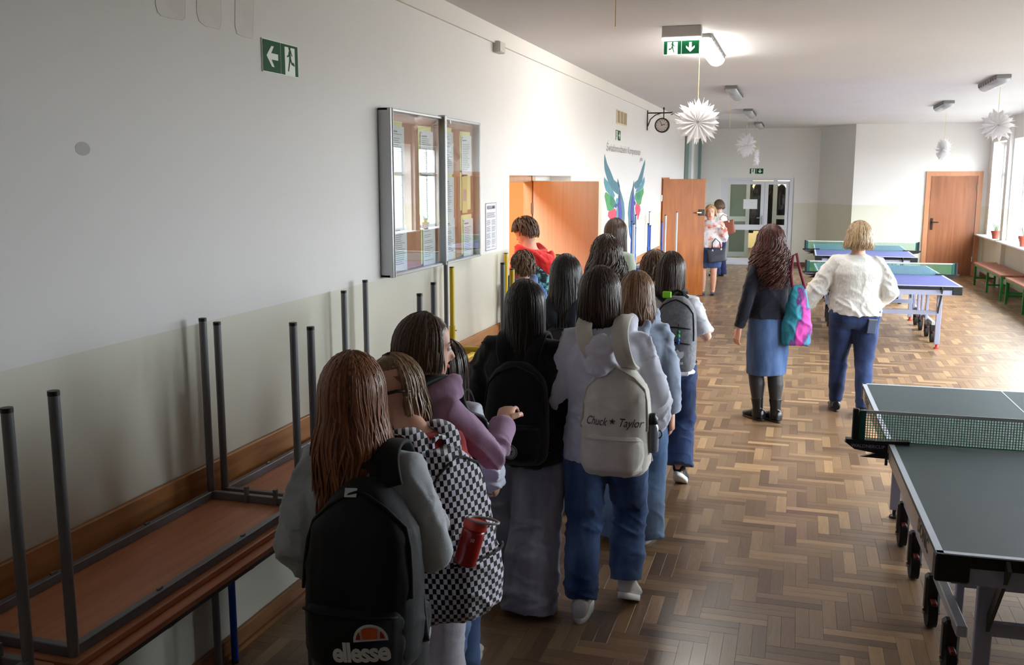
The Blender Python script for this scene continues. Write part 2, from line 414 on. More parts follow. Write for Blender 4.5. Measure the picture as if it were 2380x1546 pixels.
# ------------------------------------------------------------------ room shell
struct('ceiling', MB().box((XL-0.3, Y0, ZC), (XR+0.5, YF+0.3, ZC+0.15)), CEIL)
D1A, D1B, D2A, D2B = 7.37, 9.53, 16.17, 17.1
wl = MB()
TH = 0.28
for a, b in ((Y0, D1A), (D1B, D2A), (D2B, 19.37)): wl.box((XL-TH, a, 0), (XL, b, ZC))
wl.box((XL-TH, D1A, 2.005), (XL, D1B, ZC)); wl.box((XL-TH, D2A, 1.985), (XL, D2B, ZC)); wl.box((XL-TH, 19.37, 2.92), (XL, YF+0.2, ZC))
struct('wall_left', wl, PAINT)
wf = MB(); FDA, FDB, FDZ = -1.74, -0.13, 1.985
wf.box((XL, YF, 0), (FDA, YF+0.2, ZC)); wf.box((FDB, YF, 0), (0.40, YF+0.2, ZC)); wf.box((FDA, YF, FDZ), (FDB, YF+0.2, ZC))
struct('wall_far', wf, PAINT)
wa = MB().prism([(0.38, 22.72), (1.06, YR), (1.06, 22.9), (0.38, 22.9)], lambda a, b, t: (a, b, t), ZC)
wa.box((1.06, YR, 0), (XR+0.4, YR+0.25, ZC))
struct('wall_far_corner', wa, PAINT)
struct('wall_back', MB().box((XL-0.3, Y0-0.2, 0), (XR+0.5, Y0, ZC)), PAINT)
wr = MB(); SZ, WZ = 0.84, 2.68
wr.box((XR, Y0, 0), (XR+0.34, YR, SZ)); wr.box((XR, Y0, WZ), (XR+0.34, YR, ZC))
edges = [Y0]+[v for ab in sorted(WINDOWS) for v in ab]+[YR]
for k in range(0, len(edges), 2): wr.box((XR, edges[k], SZ), (XR+0.34, edges[k+1], WZ))
for a, b in ((19.2, 19.45),): wr.box((XR-0.07, a, 0), (XR, b, ZC))
struct('wall_right', wr, PAINT)
FRM = M('window_frame_white', rgb(225, 228, 232), 0.4)
for i, (a, b) in enumerate(WINDOWS):
    w = sroot('window_%d' % (i+1))
    fr = MB(); x0, x1 = XR+0.20, XR+0.27; z0, z1 = SZ+0.02, WZ
    fr.box((x0+0.004, a+0.001, z0), (x1-0.004, b-0.001, z0+0.07)); fr.box((x0+0.004, a+0.001, z1-0.07), (x1-0.004, b-0.001, z1-0.001)); fr.box((x0+0.004, a+0.001, 2.02), (x1-0.004, b-0.001, 2.10))
    k = 3
    for q in range(k+1):
        y = a+(b-a)*q/k; fr.box((x0, max(a, y-0.032), z0), (x1, min(b, y+0.032), z1))
    obj('window_frame', fr, FRM, w)
    for q in range(k):
        ya, yb = a+(b-a)*q/k, a+(b-a)*(q+1)/k
        obj('pane', MB().box((x0+0.03, ya+0.03, z0+0.05), (x0+0.036, yb-0.03, 2.05)), PANE, w)
        obj('pane', MB().box((x0+0.03, ya+0.03, 2.08), (x0+0.036, yb-0.03, z1-0.05)), PANE, w)
    obj('sill', MB().cbox(np.array([XR-0.18, a-0.06, SZ-0.005]), np.array([x0, b+0.03 if b < 21 else YR-0.005, SZ+0.025]), 0.006), WHITEP, w)
# mouldings
struct('trim_1', MB().box((XL, Y0, 2.967), (XL+0.018, 19.37, ZC)), M('cornice_paint', rgb(226, 221, 216), 0.7))
rail = MB()
for a, b in ((Y0, D1A-0.05), (D1B+0.05, D2A-0.08)): rail.cbox(np.array([XL, a, 0.735]), np.array([XL+0.022, b, 0.862]), 0.005)
rl = struct('trim_2', rail, WOODR); rl['label'] = 'oak wall rail'
bb = MB()
for a, b in ((Y0, D1A-0.05), (D1B+0.05, D2A-0.08), (D2B+0.1, 19.3)): bb.cbox(np.array([XL, a, 0]), np.array([XL+0.02, b, 0.085]), 0.004); bb.box((XL, a, 0), (XL+0.035, b, 0.02))
struct('baseboard_left', bb, WOODB)
DKW = wood('dark_baseboard', rgb(84, 54, 34), rgb(112, 74, 46), (9, 9, 9), 0.45)
b2 = MB().box((FDB+0.02, YF-0.02, 0), (0.385, YF, 0.09)); struct('baseboard_far', b2, DKW)
b3 = MB().box((1.08, YR-0.02, 0), (2.45, YR, 0.09)); struct('baseboard_corner', b3, DKW)
b4 = MB().box((XR-0.02, Y0, 0), (XR, 19.2, 0.09)).box((XR-0.02, 19.45, 0), (XR, YR, 0.09)); struct('baseboard_right', b4, DKW)

# classroom behind the open door, its orange walls lit by an added fill light
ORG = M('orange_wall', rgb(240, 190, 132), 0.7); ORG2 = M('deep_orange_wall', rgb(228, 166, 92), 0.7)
cr_ = MB().box((-5.6, 6.2, -0.1), (XL-TH, 10.9, -0.005)).box((-5.6, 6.2, 2.9), (XL-TH, 10.9, 3.0)).box((-5.7, 6.2, 0), (-5.6, 10.9, 2.9)).box((-5.6, 6.1, 0), (XL-TH, 6.2, 2.9)).box((-3.5, 10.0, 0), (XL-TH, 10.1, 2.9))
struct('wall_classroom', cr_, ORG)
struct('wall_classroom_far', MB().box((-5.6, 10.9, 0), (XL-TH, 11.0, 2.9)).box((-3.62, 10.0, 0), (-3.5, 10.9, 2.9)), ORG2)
lt = bpy.data.lights.new('classroom_fill', 'AREA'); lt.energy = 40; lt.size = 1.0; lt.color = (1, 0.97, 0.92)  # added area light standing in for the room's daylight, no fixture there
lo = bpy.data.objects.new('classroom_fill', lt); C.objects.link(lo); lo.location = (-3.2, 7.4, 2.8)

# ------------------------------------------------------------------ doors
DFR = wood('door_frame_beech', rgb(196, 160, 122), rgb(214, 180, 142), (8, 8, 0.8), 0.4)
LEAF1 = wood('pale_beech_leaf', rgb(216, 188, 162), rgb(228, 202, 178), (14, 14, 0.6), 0.35)
LEAF2 = wood('orange_oak_leaf', rgb(156, 84, 24), rgb(182, 104, 36), (6, 6, 0.6), 0.35)
LEAF3 = wood('reddish_oak_leaf', rgb(128, 76, 46), rgb(154, 96, 62), (5, 5, 0.4), 0.4)
CHROME = M('chrome', rgb(215, 215, 215), 0.2, metal=1.0)
DARKM = M('dark_bronze', rgb(50, 38, 32), 0.4, metal=0.6)
def rotM(x, y, z, a):
    return np.array(Matrix.Translation((x, y, z))@Matrix.Rotation(a, 4, 'Z'))
def door_leaf(root, hinge, ang, w, h, mat, th=0.042, edge=None, part='leaf'):
    Mx = rotM(hinge[0], hinge[1], 0, ang)
    lf = obj(part, MB().box((0, -th/2, 0.012), (w, th/2, h), Mx, 0.003), mat, root)
    if edge: obj('edge_band', MB().box((-0.004, -th/2-0.003, 0.012), (0.02, th/2+0.003, h), Mx), edge, root)
    return Mx, lf
d1 = sroot('door_1')
f1 = MB(); xs = XL-0.2
f1.box((xs-0.08, D1A+0.0, 0), (xs, D1A+0.08, 2.0)); f1.box((xs-0.08, 8.76, 0), (xs+0.01, 8.86, 2.0)); f1.box((xs-0.08, D1A+0.08, 1.945), (xs-0.002, 8.76, 2.0))
obj('frame', f1, DFR, d1)
obj('side_panel', MB().box((xs-0.06, 8.86, 0), (xs-0.02, D1B, 2.004)), M('white_infill', rgb(222, 220, 216), 0.6), d1)
h1 = at_y(1241, 420, 8.78); e1 = at_y(1396, 420, 8.12)
ang1 = math.atan2(e1[1]-h1[1], e1[0]-h1[0]); wd1 = math.hypot(e1[0]-h1[0], e1[1]-h1[1])
Mx, lf = door_leaf(d1, h1, ang1, wd1, 1.957, LEAF1, edge=M('brown_edge', rgb(120, 62, 30), 0.5))
for z in (1.70, 0.25): obj('hinge', MB().tube([(h1[0]-0.012, h1[1]-0.035, z-0.05), (h1[0]-0.012, h1[1]-0.035, z+0.05)], 0.011, 10), CHROME, d1, auto=True)
hb = obj('lock_plate', MB().box((wd1-0.09, -0.03, 0.93), (wd1-0.05, -0.021, 1.12), Mx), CHROME, d1)
hd = MB().tube([xf(Mx, [(wd1-0.07, -0.03, 1.05)])[0], xf(Mx, [(wd1-0.07, -0.07, 1.05)])[0], xf(Mx, [(wd1-0.19, -0.07, 1.05)])[0]], 0.009, 8); obj('handle', hd, CHROME, d1, auto=True)
d2 = sroot('door_2')
f2 = MB(); f2.box((XL-0.1, D2A, 0), (XL+0.012, D2A+0.05, 1.99)); f2.box((XL-0.1, D2B-0.05, 0), (XL+0.012, D2B, 1.99)); f2.box((XL-0.1, D2A+0.05, 1.93), (XL+0.01, D2B-0.05, 1.99))
obj('frame', f2, LEAF2, d2)
obj('dark_doorway', MB().box((XL-0.24, D2A, 0), (XL-0.2, D2B, 1.985)), M('dim_room', rgb(120, 96, 70), 0.8), d2)
h2 = at_y(1538, 418, 16.19); e2 = at_y(1639, 415, 16.45)
ang2 = math.atan2(e2[1]-h2[1], e2[0]-h2[0]); wd2 = math.hypot(e2[0]-h2[0], e2[1]-h2[1])
Mx2, lf2 = door_leaf(d2, (h2[0]+0.02, h2[1]), ang2, wd2-0.01, 1.965, LEAF2)
for z in (1.65, 0.3): obj('hinge', MB().tube([(h2[0]+0.01, h2[1]-0.035, z-0.05), (h2[0]+0.01, h2[1]-0.035, z+0.05)], 0.011, 10), CHROME, d2, auto=True)
obj('lock_plate', MB().box((wd2-0.12, -0.05, 1.36), (wd2-0.02, -0.021, 1.46), Mx2, 0.006), BLACKP, d2)
obj('handle', MB().tube([xf(Mx2, [(wd2-0.1, -0.05, 1.41)])[0], xf(Mx2, [(wd2-0.1, -0.10, 1.41)])[0], xf(Mx2, [(wd2-0.17, -0.10, 1.41)])[0]], 0.014, 8), M('brass', rgb(225, 205, 150), 0.25, metal=0.9), d2, auto=True)
d3 = sroot('door_3')
dxa, dxb, dzt = 2.47, 3.53, 2.12
fr3 = MB().box((dxa, YR-0.03, 0), (dxa+0.09, YR, dzt)).box((dxb-0.09, YR-0.03, 0), (dxb, YR, dzt)).box((dxa+0.09, YR-0.028, dzt-0.09), (dxb-0.09, YR, dzt))
obj('frame', fr3, wood('frame_beech_red', rgb(176, 118, 82), rgb(194, 134, 96), (6, 6, 0.6), 0.4), d3)
obj('leaf', MB().box((dxa+0.1, YR-0.018, 0.01), (dxb-0.1, YR, dzt-0.1)), LEAF3, d3)
obj('lock_plate', MB().cbox(np.array([dxa+0.13, YR-0.026, 0.93]), np.array([dxa+0.18, YR-0.018, 1.17]), 0.003), DARKM, d3)
obj('handle', MB().tube([(dxa+0.155, YR-0.026, 1.09), (dxa+0.155, YR-0.07, 1.09), (dxa+0.28, YR-0.07, 1.09)], 0.011, 8), DARKM, d3, auto=True)
for z in (1.8, 0.35): obj('hinge', MB().tube([(dxb-0.1, YR-0.035, z-0.05), (dxb-0.1, YR-0.035, z+0.05)], 0.012, 10), CHROME, d3, auto=True)
# glazed double door in the far wall
d4 = sroot('door_4')
A4 = FDA; B4 = FDB; yy = YF+0.06; wid = B4-A4
LILAC = M('door_pvc', rgb(214, 214, 222), 0.4)
of = MB().box((A4, yy-0.03, 0), (A4+0.07, yy+0.05, FDZ)).box((B4-0.10, yy-0.03, 0), (B4, yy+0.05, FDZ)).box((A4+0.07, yy-0.028, FDZ-0.06), (B4-0.10, yy+0.05, FDZ)).box((A4+0.07, yy-0.028, 0), (B4-0.10, yy+0.05, 0.05))
obj('frame', of, LILAC, d4)
split = A4+wid*0.60
def leaf_frame(xa, xb, y, mat):
    m = MB().box((xa, y, 0.05), (xa+0.08, y+0.05, FDZ-0.07)).box((xb-0.08, y, 0.05), (xb, y+0.05, FDZ-0.07)).box((xa+0.08, y+0.002, FDZ-0.15), (xb-0.08, y+0.048, FDZ-0.07)).box((xa+0.08, y+0.002, 0.05), (xb-0.08, y+0.048, 0.15)).box((xa+0.08, y+0.002, 0.80), (xb-0.08, y+0.048, 0.92))
    return m
for xa, xb in ((A4+0.07, split), (split+0.005, B4-0.1)):
    l4 = obj('leaf', leaf_frame(xa, xb, yy, LILAC), LILAC, d4)
    obj('pane', MB().box((xa+0.07, yy+0.02, 0.13), (xb-0.07, yy+0.026, 0.82)), PANE, l4); obj('pane', MB().box((xa+0.07, yy+0.02, 0.9), (xb-0.07, yy+0.026, FDZ-0.13)), PANE, l4)
hp = obj('lock_plate', MB().box((split-0.06, yy-0.012, 0.93), (split-0.02, yy, 1.13)), ALU, d4)
obj('handle', MB().tube([(split-0.04, yy-0.01, 1.08), (split-0.04, yy-0.05, 1.08), (split-0.15, yy-0.05, 1.08)], 0.01, 8), ALU, d4, auto=True)
nt_ = obj('paper_notice', MB().box((split-0.46, yy-0.004, 1.28), (split-0.15, yy+0.001, 1.50)), PAPERW, d4)
# second glazed door of the lobby behind it, standing open, and a slim side light
d5 = sroot('door_5')
FR5 = M('bluish_pvc', rgb(196, 212, 232), 0.4)
hx, hy = -1.72, 24.2
M5 = rotM(hx, hy, 0, math.radians(8))
def bx5(m, a, b): return m.box(a, b, M5)
m5 = MB()
w5 = 0.56
for a, b in (((0, 0, 0.06), (0.09, 0.05, 2.02)), ((w5-0.09, 0, 0.06), (w5, 0.05, 2.02)), ((0.09, 0.002, 1.9), (w5-0.09, 0.048, 2.02)), ((0.09, 0.002, 0.06), (w5-0.09, 0.048, 0.18)), ((0.09, 0.002, 0.93), (w5-0.09, 0.048, 1.05))): bx5(m5, a, b)
obj('leaf', m5, FR5, d5)
obj('pane', MB().box((0.08, 0.02, 0.15), (w5-0.08, 0.028, 1.95), M5), M('grey_green_glazing', rgb(122, 142, 144), 0.15, spec=0.6), d5)
m6 = MB().box((-0.62, 24.1, 0), (-0.52, 24.16, 2.1)).box((-0.52, 24.102, 1.0), (0.2, 24.158, 1.09)).box((-0.52, 24.102, 0.02), (0.2, 24.158, 0.12))
obj('frame', m6, FR5, d5)
# glazed opening at the far end of the left wall
d6 = sroot('door_6')
s6 = MB().box((XL-0.1, 19.37, 0), (XL, 19.5, 2.92)); obj('post', s6, BLACKP, d6)
obj('panel', MB().box((XL-0.09, 19.5, 0), (XL-0.05, 20.6, 2.92)), M('teal_panel', rgb(86, 120, 108), 0.35), d6)
obj('post', MB().box((XL-0.1, 20.6, 0), (XL+0.01, 21.05, 2.92)), WHITEP, d6)
obj('panel', MB().box((XL-0.09, 21.05, 0), (XL-0.05, 22.55, 2.92)), M('frosted_panel', rgb(188, 196, 192), 0.3), d6)
obj('post', MB().box((XL-0.1, 22.55, 0), (XL+0.01, 22.7, 2.92)), M('grey_post', rgb(120, 140, 140), 0.4), d6)
# cloakroom lobby behind the glass
lob = MB().box((-3.2, 28.3, 0), (3.5, 28.4, 3.1)).box((-3.3, 22.9, 0), (-3.2, 28.4, 3.1)).box((3.5, 22.9, 0), (3.6, 28.4, 3.1)).box((-3.3, 22.9, 3.0), (3.6, 28.4, 3.1)).box((-3.3, 22.85, 0), (XL, 22.9, 3.1)).box((1.3, 22.85, 0), (3.6, 22.9, 3.1))
struct('wall_lobby', lob, M('lobby_cream', rgb(236, 222, 176), 0.7))
w6 = sroot('window_6')
obj('pane', MB().box((-0.7, 28.27, 1.55), (1.5, 28.29, 2.5)), M('lit_window', rgb(255, 252, 240), 0.5, emit=2.6), w6)
fr6 = MB().box((-0.75, 28.24, 1.5), (1.55, 28.28, 1.55)).box((0.35, 28.24, 1.5), (0.4, 28.28, 2.5)).box((-0.75, 28.24, 2.5), (1.55, 28.28, 2.55)); obj('window_frame', fr6, WHITEP, w6)
ll = bpy.data.lights.new('lobby_fill', 'AREA'); ll.energy = 60; ll.size = 1.2; ll.color = (1, 0.95, 0.85)  # unseen fill light added to brighten the lobby
lo2 = bpy.data.objects.new('lobby_fill', ll); C.objects.link(lo2); lo2.location = (-0.3, 26.6, 2.95)

# ------------------------------------------------------------------ school tables along the left wall
def school_table(name, label, y0, y1, x0, x1, zt, inverted, metal, top, group, legr=0.0145, leglen=0.68, sleeve=None, lxi=0.035, lyi=0.05, cross=False):
    """upright: zt is the table-top height; inverted: the table lies upside down on zt"""
    t = thing(name, label, 'table', ((x0+x1)/2, (y0+y1)/2, 0 if not inverted else zt), 0, group)
    cx, cy = (x0+x1)/2, (y0+y1)/2; hx, hy = (x1-x0)/2, (y1-y0)/2
    s = 1 if inverted else -1; zb = 0 if inverted else zt
    def Z(a): return zb+s*a      # a: distance from the outer face of the top towards the leg ends
    def zbox(m, xa, ya, a, xb, yb, b, ch=0.002): m.cbox(np.array([xa, ya, min(Z(a), Z(b))]), np.array([xb, yb, max(Z(a), Z(b))]), ch)
    m = MB(); zbox(m, -hx, -hy, 0, hx, hy, 0.022, 0.003); obj('tabletop', m, top, t)
    lx, ly = hx-lxi, hy-lyi; a0, a1 = 0.022, 0.052
    if not cross:
        for sx in (-1, 1):
            m = MB(); zbox(m, sx*lx-0.012, -ly, a0, sx*lx+0.012, ly, a1); obj('rail', m, metal, t)
            for fy in (-0.4, 0.35):
                m = MB(); zbox(m, sx*lx-0.004, fy*ly*2*0.5-0.012, a1, sx*lx+0.004, fy*ly*2*0.5+0.012, a1+0.007, 0.001); obj('clip', m, metal, t)
        for sy in (-1, 1):
            m = MB(); zbox(m, -lx, sy*ly-0.012, a0, lx, sy*ly+0.012, a1); obj('rail', m, metal, t)
        for fx in (-0.15, 0.5):
            m = MB(); zbox(m, fx*lx-0.006, ly-0.02, a0, fx*lx+0.006, ly+0.0, a1+0.035, 0.001); obj('hook', m, metal, t)
    for sx in (-1, 1):
        for sy in (-1, 1):
            L0, L1 = Z(a0), Z(leglen+a0)
            m = MB()
            if cross:
                mid = Z(0.30)
                p = [(sx*lx, sy*(ly-0.075), Z(0.035)), (sx*lx, sy*(ly-0.03), Z(0.038)), (sx*lx, sy*(ly-0.008), Z(0.055)), (sx*lx, sy*ly, Z(0.09)), (sx*lx, sy*ly, mid)]
                m.tube(p, legr, 12); l = obj('leg', m, metal, t, auto=True)
                obj('extension', MB().tube([(sx*lx, sy*ly, mid), (sx*lx, sy*ly, L1)], legr*0.8, 12), metal, l, auto=True)
                obj('screw', MB().tube([(sx*lx+legr*0.8, sy*ly, mid-s*0.03), (sx*lx+legr+0.012, sy*ly, mid-s*0.03)], 0.005, 8), CHROME, l, auto=True)
                obj('leg_cap', MB().tube([(sx*lx, sy*ly, L1), (sx*lx, sy*ly, L1+s*0.006)], legr*0.8, 12), BLACKP if inverted else metal, l, auto=True)
            else:
                if sleeve:
                    mid = Z(leglen*0.62)
                    m.tube([(sx*lx, sy*ly, L0), (sx*lx, sy*ly, mid)], legr, 12); l = obj('leg', m, metal, t, auto=True)
                    obj('extension', MB().tube([(sx*lx, sy*ly, mid), (sx*lx, sy*ly, L1)], legr*0.8, 12), metal, l, auto=True)
                else:
                    m.tube([(sx*lx, sy*ly, L0), (sx*lx, sy*ly, L1)], legr, 14); l = obj('leg', m, metal, t, auto=True)
                obj('leg_cap', MB().tube([(sx*lx, sy*ly, L1), (sx*lx, sy*ly, L1+s*0.012)], legr*1.03, 14), BLACKP, l, auto=True)
    if cross:
        for sx in (-1, 1):
            obj('rail', MB().tube([(sx*lx, -(ly-0.075), Z(0.035)), (sx*lx, ly-0.075, Z(0.035))], legr, 12), metal, t, auto=True)
        for sy in (-1, 1):
            obj('cross_tube', MB().tube([(-lx, sy*ly, Z(0.15)), (lx, sy*ly, Z(0.15))], legr*0.9, 12), metal, t, auto=True)
    return t
GT = 'upturned tables stacked along the left wall'; GB = 'tables standing under the upturned ones'
ZT = 0.725
xa, xb = XL+0.03, -1.70
# upright tables below
school_table('school_table', 'beech-topped grey-legged table standing under the nearest upturned grey table', 1.86, 3.15, xa, xb, ZT, False, STEEL, BEECH, GB)
school_table('school_table', 'table at the very left edge carrying the upturned table of which one leg shows', 0.58, 1.845, xa, xb, ZT, False, STEEL, BEECH, GB)
school_table('school_table', 'beech-topped table with blue legs standing under the second upturned grey table', 3.165, 4.33, xa, xb, ZT-0.012, False, BLUE, BEECH, GB)
school_table('school_table', 'beech-topped table hidden under the third upturned grey table before the yellow one', 4.48, 5.79, xa, xb, ZT, False, STEEL, BEECH, GB)
school_table('school_table', 'light wood table standing under the yellow upturned frame', 5.80, 7.10, xa, xb, ZT, False, STEEL, BEECHL, GB)
# upturned tables on top
school_table('school_table', 'upturned grey table at the left edge of which a single raised leg is seen', 0.64, 1.87, xa+0.0, -1.79, ZT, True, STEEL, BEECH, GT, leglen=0.675)
school_table('school_table', 'nearest complete upturned grey table with beech top lying on another table', 1.88, 3.145, xa, -1.735, ZT, True, STEEL, BEECH, GT, leglen=0.70, lxi=0.035, lyi=0.035)
school_table('school_table', 'second upturned grey table behind the auburn-haired girl', 3.15, 4.33, xa, -1.705, ZT-0.012, True, STEEL, BEECH, GT, leglen=0.685, lxi=0.04, lyi=0.045)
school_table('school_table', 'upturned grey table below the cork notice board', 4.49, 5.79, xa, -1.735, ZT, True, STEEL, BEECH, GT, leglen=0.70, lxi=0.037, lyi=0.05)
school_table('school_table', 'yellow tubular upturned table with thick telescopic legs beside the open classroom door', 5.80, 7.09, xa, -1.70, ZT, True, YELLOW, BEECHL, GT, leglen=0.66, legr=0.02, lxi=0.04, lyi=0.04, cross=True)
# tables beyond the first door
for (y0, y1, zt, met, slv, lab, lab2, ll_) in (
        (9.62, 10.65, ZT, STEELM, None, 'upturned silver-legged table partly hidden by the open beech door', 'table standing under the silver-legged one behind the beech door', 0.725),
        (10.67, 11.74, ZT, BLUE, True, 'first blue-legged upturned table below the painted wings', 'table standing under the first blue-legged table below the wings', 0.68),
        (11.80, 12.95, ZT, BLUE, True, 'second blue-legged upturned table farther from the painted wings', 'table standing under the second blue-legged upturned table', 0.65),
        (13.20, 14.55, ZT, STEELM, None, 'last upturned silver-legged table before the orange door', 'last table of the row, in front of the orange door', 0.725)):
    school_table('school_table', lab2, y0-0.01, y1+0.01, xa, xb, zt, False, BLUE if met is BLUE else STEELM, BEECHL, GB)
    school_table('school_table', lab, y0, y1, xa, -1.715, zt, True, met, BEECHL, GT, legr=0.0145, leglen=ll_, sleeve=slv, lyi=0.04)

# ------------------------------------------------------------------ table tennis tables
def white_line(col):
    return M('tabletop_line_white', rgb(205, 215, 228), 0.4)
LINEW = M('tabletop_line_white', rgb(214, 224, 238), 0.4)
GREYF = M('grey_blue_frame', rgb(158, 163, 188), 0.35, metal=0.0)
SILV = M('champagne_apron', rgb(206, 190, 176), 0.4, metal=0.15)
RUBBER = M('black_rubber', rgb(16, 16, 17), 0.7)
REDP = M('red_plastic', rgb(176, 40, 34), 0.4)
def tt_table(label, cx, cy, rz, topcol, top_name, apron, lettering=None, wheels=True, leg_u=0.56, leg_v=1.17, footred=True):
    t = thing('table_tennis_table', label, 'table', (cx, cy, 0), rz, 'table tennis tables')
    H, hw, hl = 0.76, 0.7625, 1.37
    top = M(top_name, topcol, 0.5, var=0.05, scale=5)
    for sv in (-1, 1):
        v0, v1 = (0.004, hl) if sv > 0 else (-hl, -0.004)
        half = obj('playing_half', MB().box((-hw, v0, H-0.02), (hw, v1, H)), top, t)
        m = MB(); z0, z1 = H-0.004, H+0.0006
        lw = 0.022
        m.box((-hw-0.001, v0, z0), (-hw+lw, v1, z1)); m.box((hw-lw, v0, z0), (hw+0.001, v1, z1))
        e = hl if sv > 0 else -hl
        m.box((-hw, min(e, e-sv*lw)-0.001*(sv < 0), z0), (hw, max(e, e-sv*lw)+0.001*(sv > 0), z1))
        obj('edge_line', m, LINEW, half)
        obj('centre_line', MB().box((-0.003, v0, z0), (0.003, v1-0.02, z1)), LINEW, half)
        for su in (-1, 1): obj('side_apron', MB().cbox(np.array([su*(hw-0.012)-0.012, v0+0.004, H-0.085]), np.array([su*(hw-0.012)+0.012, v1-0.012, H-0.012]), 0.003), apron, half)
        e0, e1 = sorted((e-sv*0.03, e-sv*0.004))
        obj('end_apron', MB().box((-hw+0.05, e0+0.002, H-0.105), (hw-0.05, e1-0.002, H-0.02)), GREYF, half)
        obj('end_strip', MB().box((-hw, min(e, e-sv*0.02), H-0.045), (hw, max(e, e-sv*0.02), H-0.004)), BLACKP, half)
        for su in (-1, 1): obj('corner_guard', MB().cbox(np.array([min(su*hw, su*(hw-0.105))-0.003*(su < 0), min(e, e-sv*0.055)-0.003*(sv < 0), H-0.10]), np.array([max(su*hw, su*(hw-0.105))+0.003*(su > 0), max(e, e-sv*0.055)+0.003*(sv > 0), H-0.006]), 0.006), BLACKP, half)
        # outer legs of this half
        for su in (-1, 1):
            m = MB(); m.cbox(np.array([su*leg_u-0.028, sv*leg_v-0.016, 0.05]), np.array([su*leg_u+0.028, sv*leg_v+0.016, H-0.03]), 0.004)
            lg = obj('leg', m, GREYF, t)
            obj('foot', MB().tube([(su*leg_u, sv*leg_v, 0.0), (su*leg_u, sv*leg_v, 0.012), (su*leg_u, sv*leg_v, 0.02), (su*leg_u, sv*leg_v, 0.06)], [0.03, 0.028, 0.012, 0.012], 12), REDP if footred else BLACKP, lg, auto=True)
        obj('cross_bar', MB().box((-leg_u, sv*leg_v-0.012, 0.40), (leg_u, sv*leg_v+0.012, 0.45)), GREYF, t)
        # inner frame that carries the wheels
        for su in (-1, 1):
            for vv in (0.16, 0.55): obj('inner_post', MB().cbox(np.array([su*0.52-0.015, sv*vv-0.02, 0.2]), np.array([su*0.52+0.015, sv*vv+0.02, H-0.03]), 0.003), GREYF, t)
            obj('brace', MB().box((su*(leg_u-0.012)-0.006, -0.02, 0), (su*(leg_u-0.012)+0.006, 0.02, 0.5), np.array(Matrix.Translation((0, sv*(leg_v-0.05), 0.36))@Matrix.Rotation(sv*-0.62, 4, 'X'))@np.array(Matrix.Translation((0, 0, -0.03)))), M('dark_bracket', rgb(70, 70, 68), 0.4, metal=0.4), t)
    for su in (-1, 1):
        obj('wheel_rail', MB().cbox(np.array([su*0.56-0.02, -0.85, 0.23]), np.array([su*0.56+0.02, 0.85, 0.275]), 0.004), M('pale_rail', rgb(176, 178, 186), 0.35), t)
        for vv in (-0.72, -0.27, 0.27, 0.72):
            r = 0.068
            w = MB().tube([(su*0.575-0.02, vv, r+0.002), (su*0.575+0.02, vv, r+0.002)], r, 20)
            wo = obj('wheel', w, RUBBER, t, auto=True)
            obj('wheel_fork', MB().cbox(np.array([su*0.575-0.032, vv-0.03, 0.075]), np.array([su*0.575+0.032, vv+0.03, 0.245]), 0.012), BLACKP, wo)
            obj('brake_tab', MB().cbox(np.array([su*0.575-0.012, vv-0.085, 0.128]), np.array([su*0.575+0.012, vv-0.02, 0.143]), 0.004), M('dark_red_tab', rgb(112, 30, 30), 0.5), wo)
            obj('axle', MB().tube([(su*0.575-0.036, vv, r), (su*0.575+0.036, vv, r)], 0.012, 10), CHROME, wo, auto=True)
    obj('cross_bar', MB().box((-0.52, 0.53, 0.32), (0.52, 0.57, 0.37)), GREYF, t); obj('cross_bar', MB().box((-0.52, -0.57, 0.32), (0.52, -0.53, 0.37)), GREYF, t)
    if lettering:
        v, f = text_mesh(lettering, 0.072, 0.03, 0.12, 0.0, 1.05)
        for vc in (-1.08, 1.05):
            P = np.stack([np.full(len(v), -hw-0.0012), -v[:, 0]+vc, v[:, 1]+H-0.05], 1)
            o = link_mesh('lettering', P, f, BLACKP, t, smooth=False); o['label'] = 'black DONIC lettering'
    return t
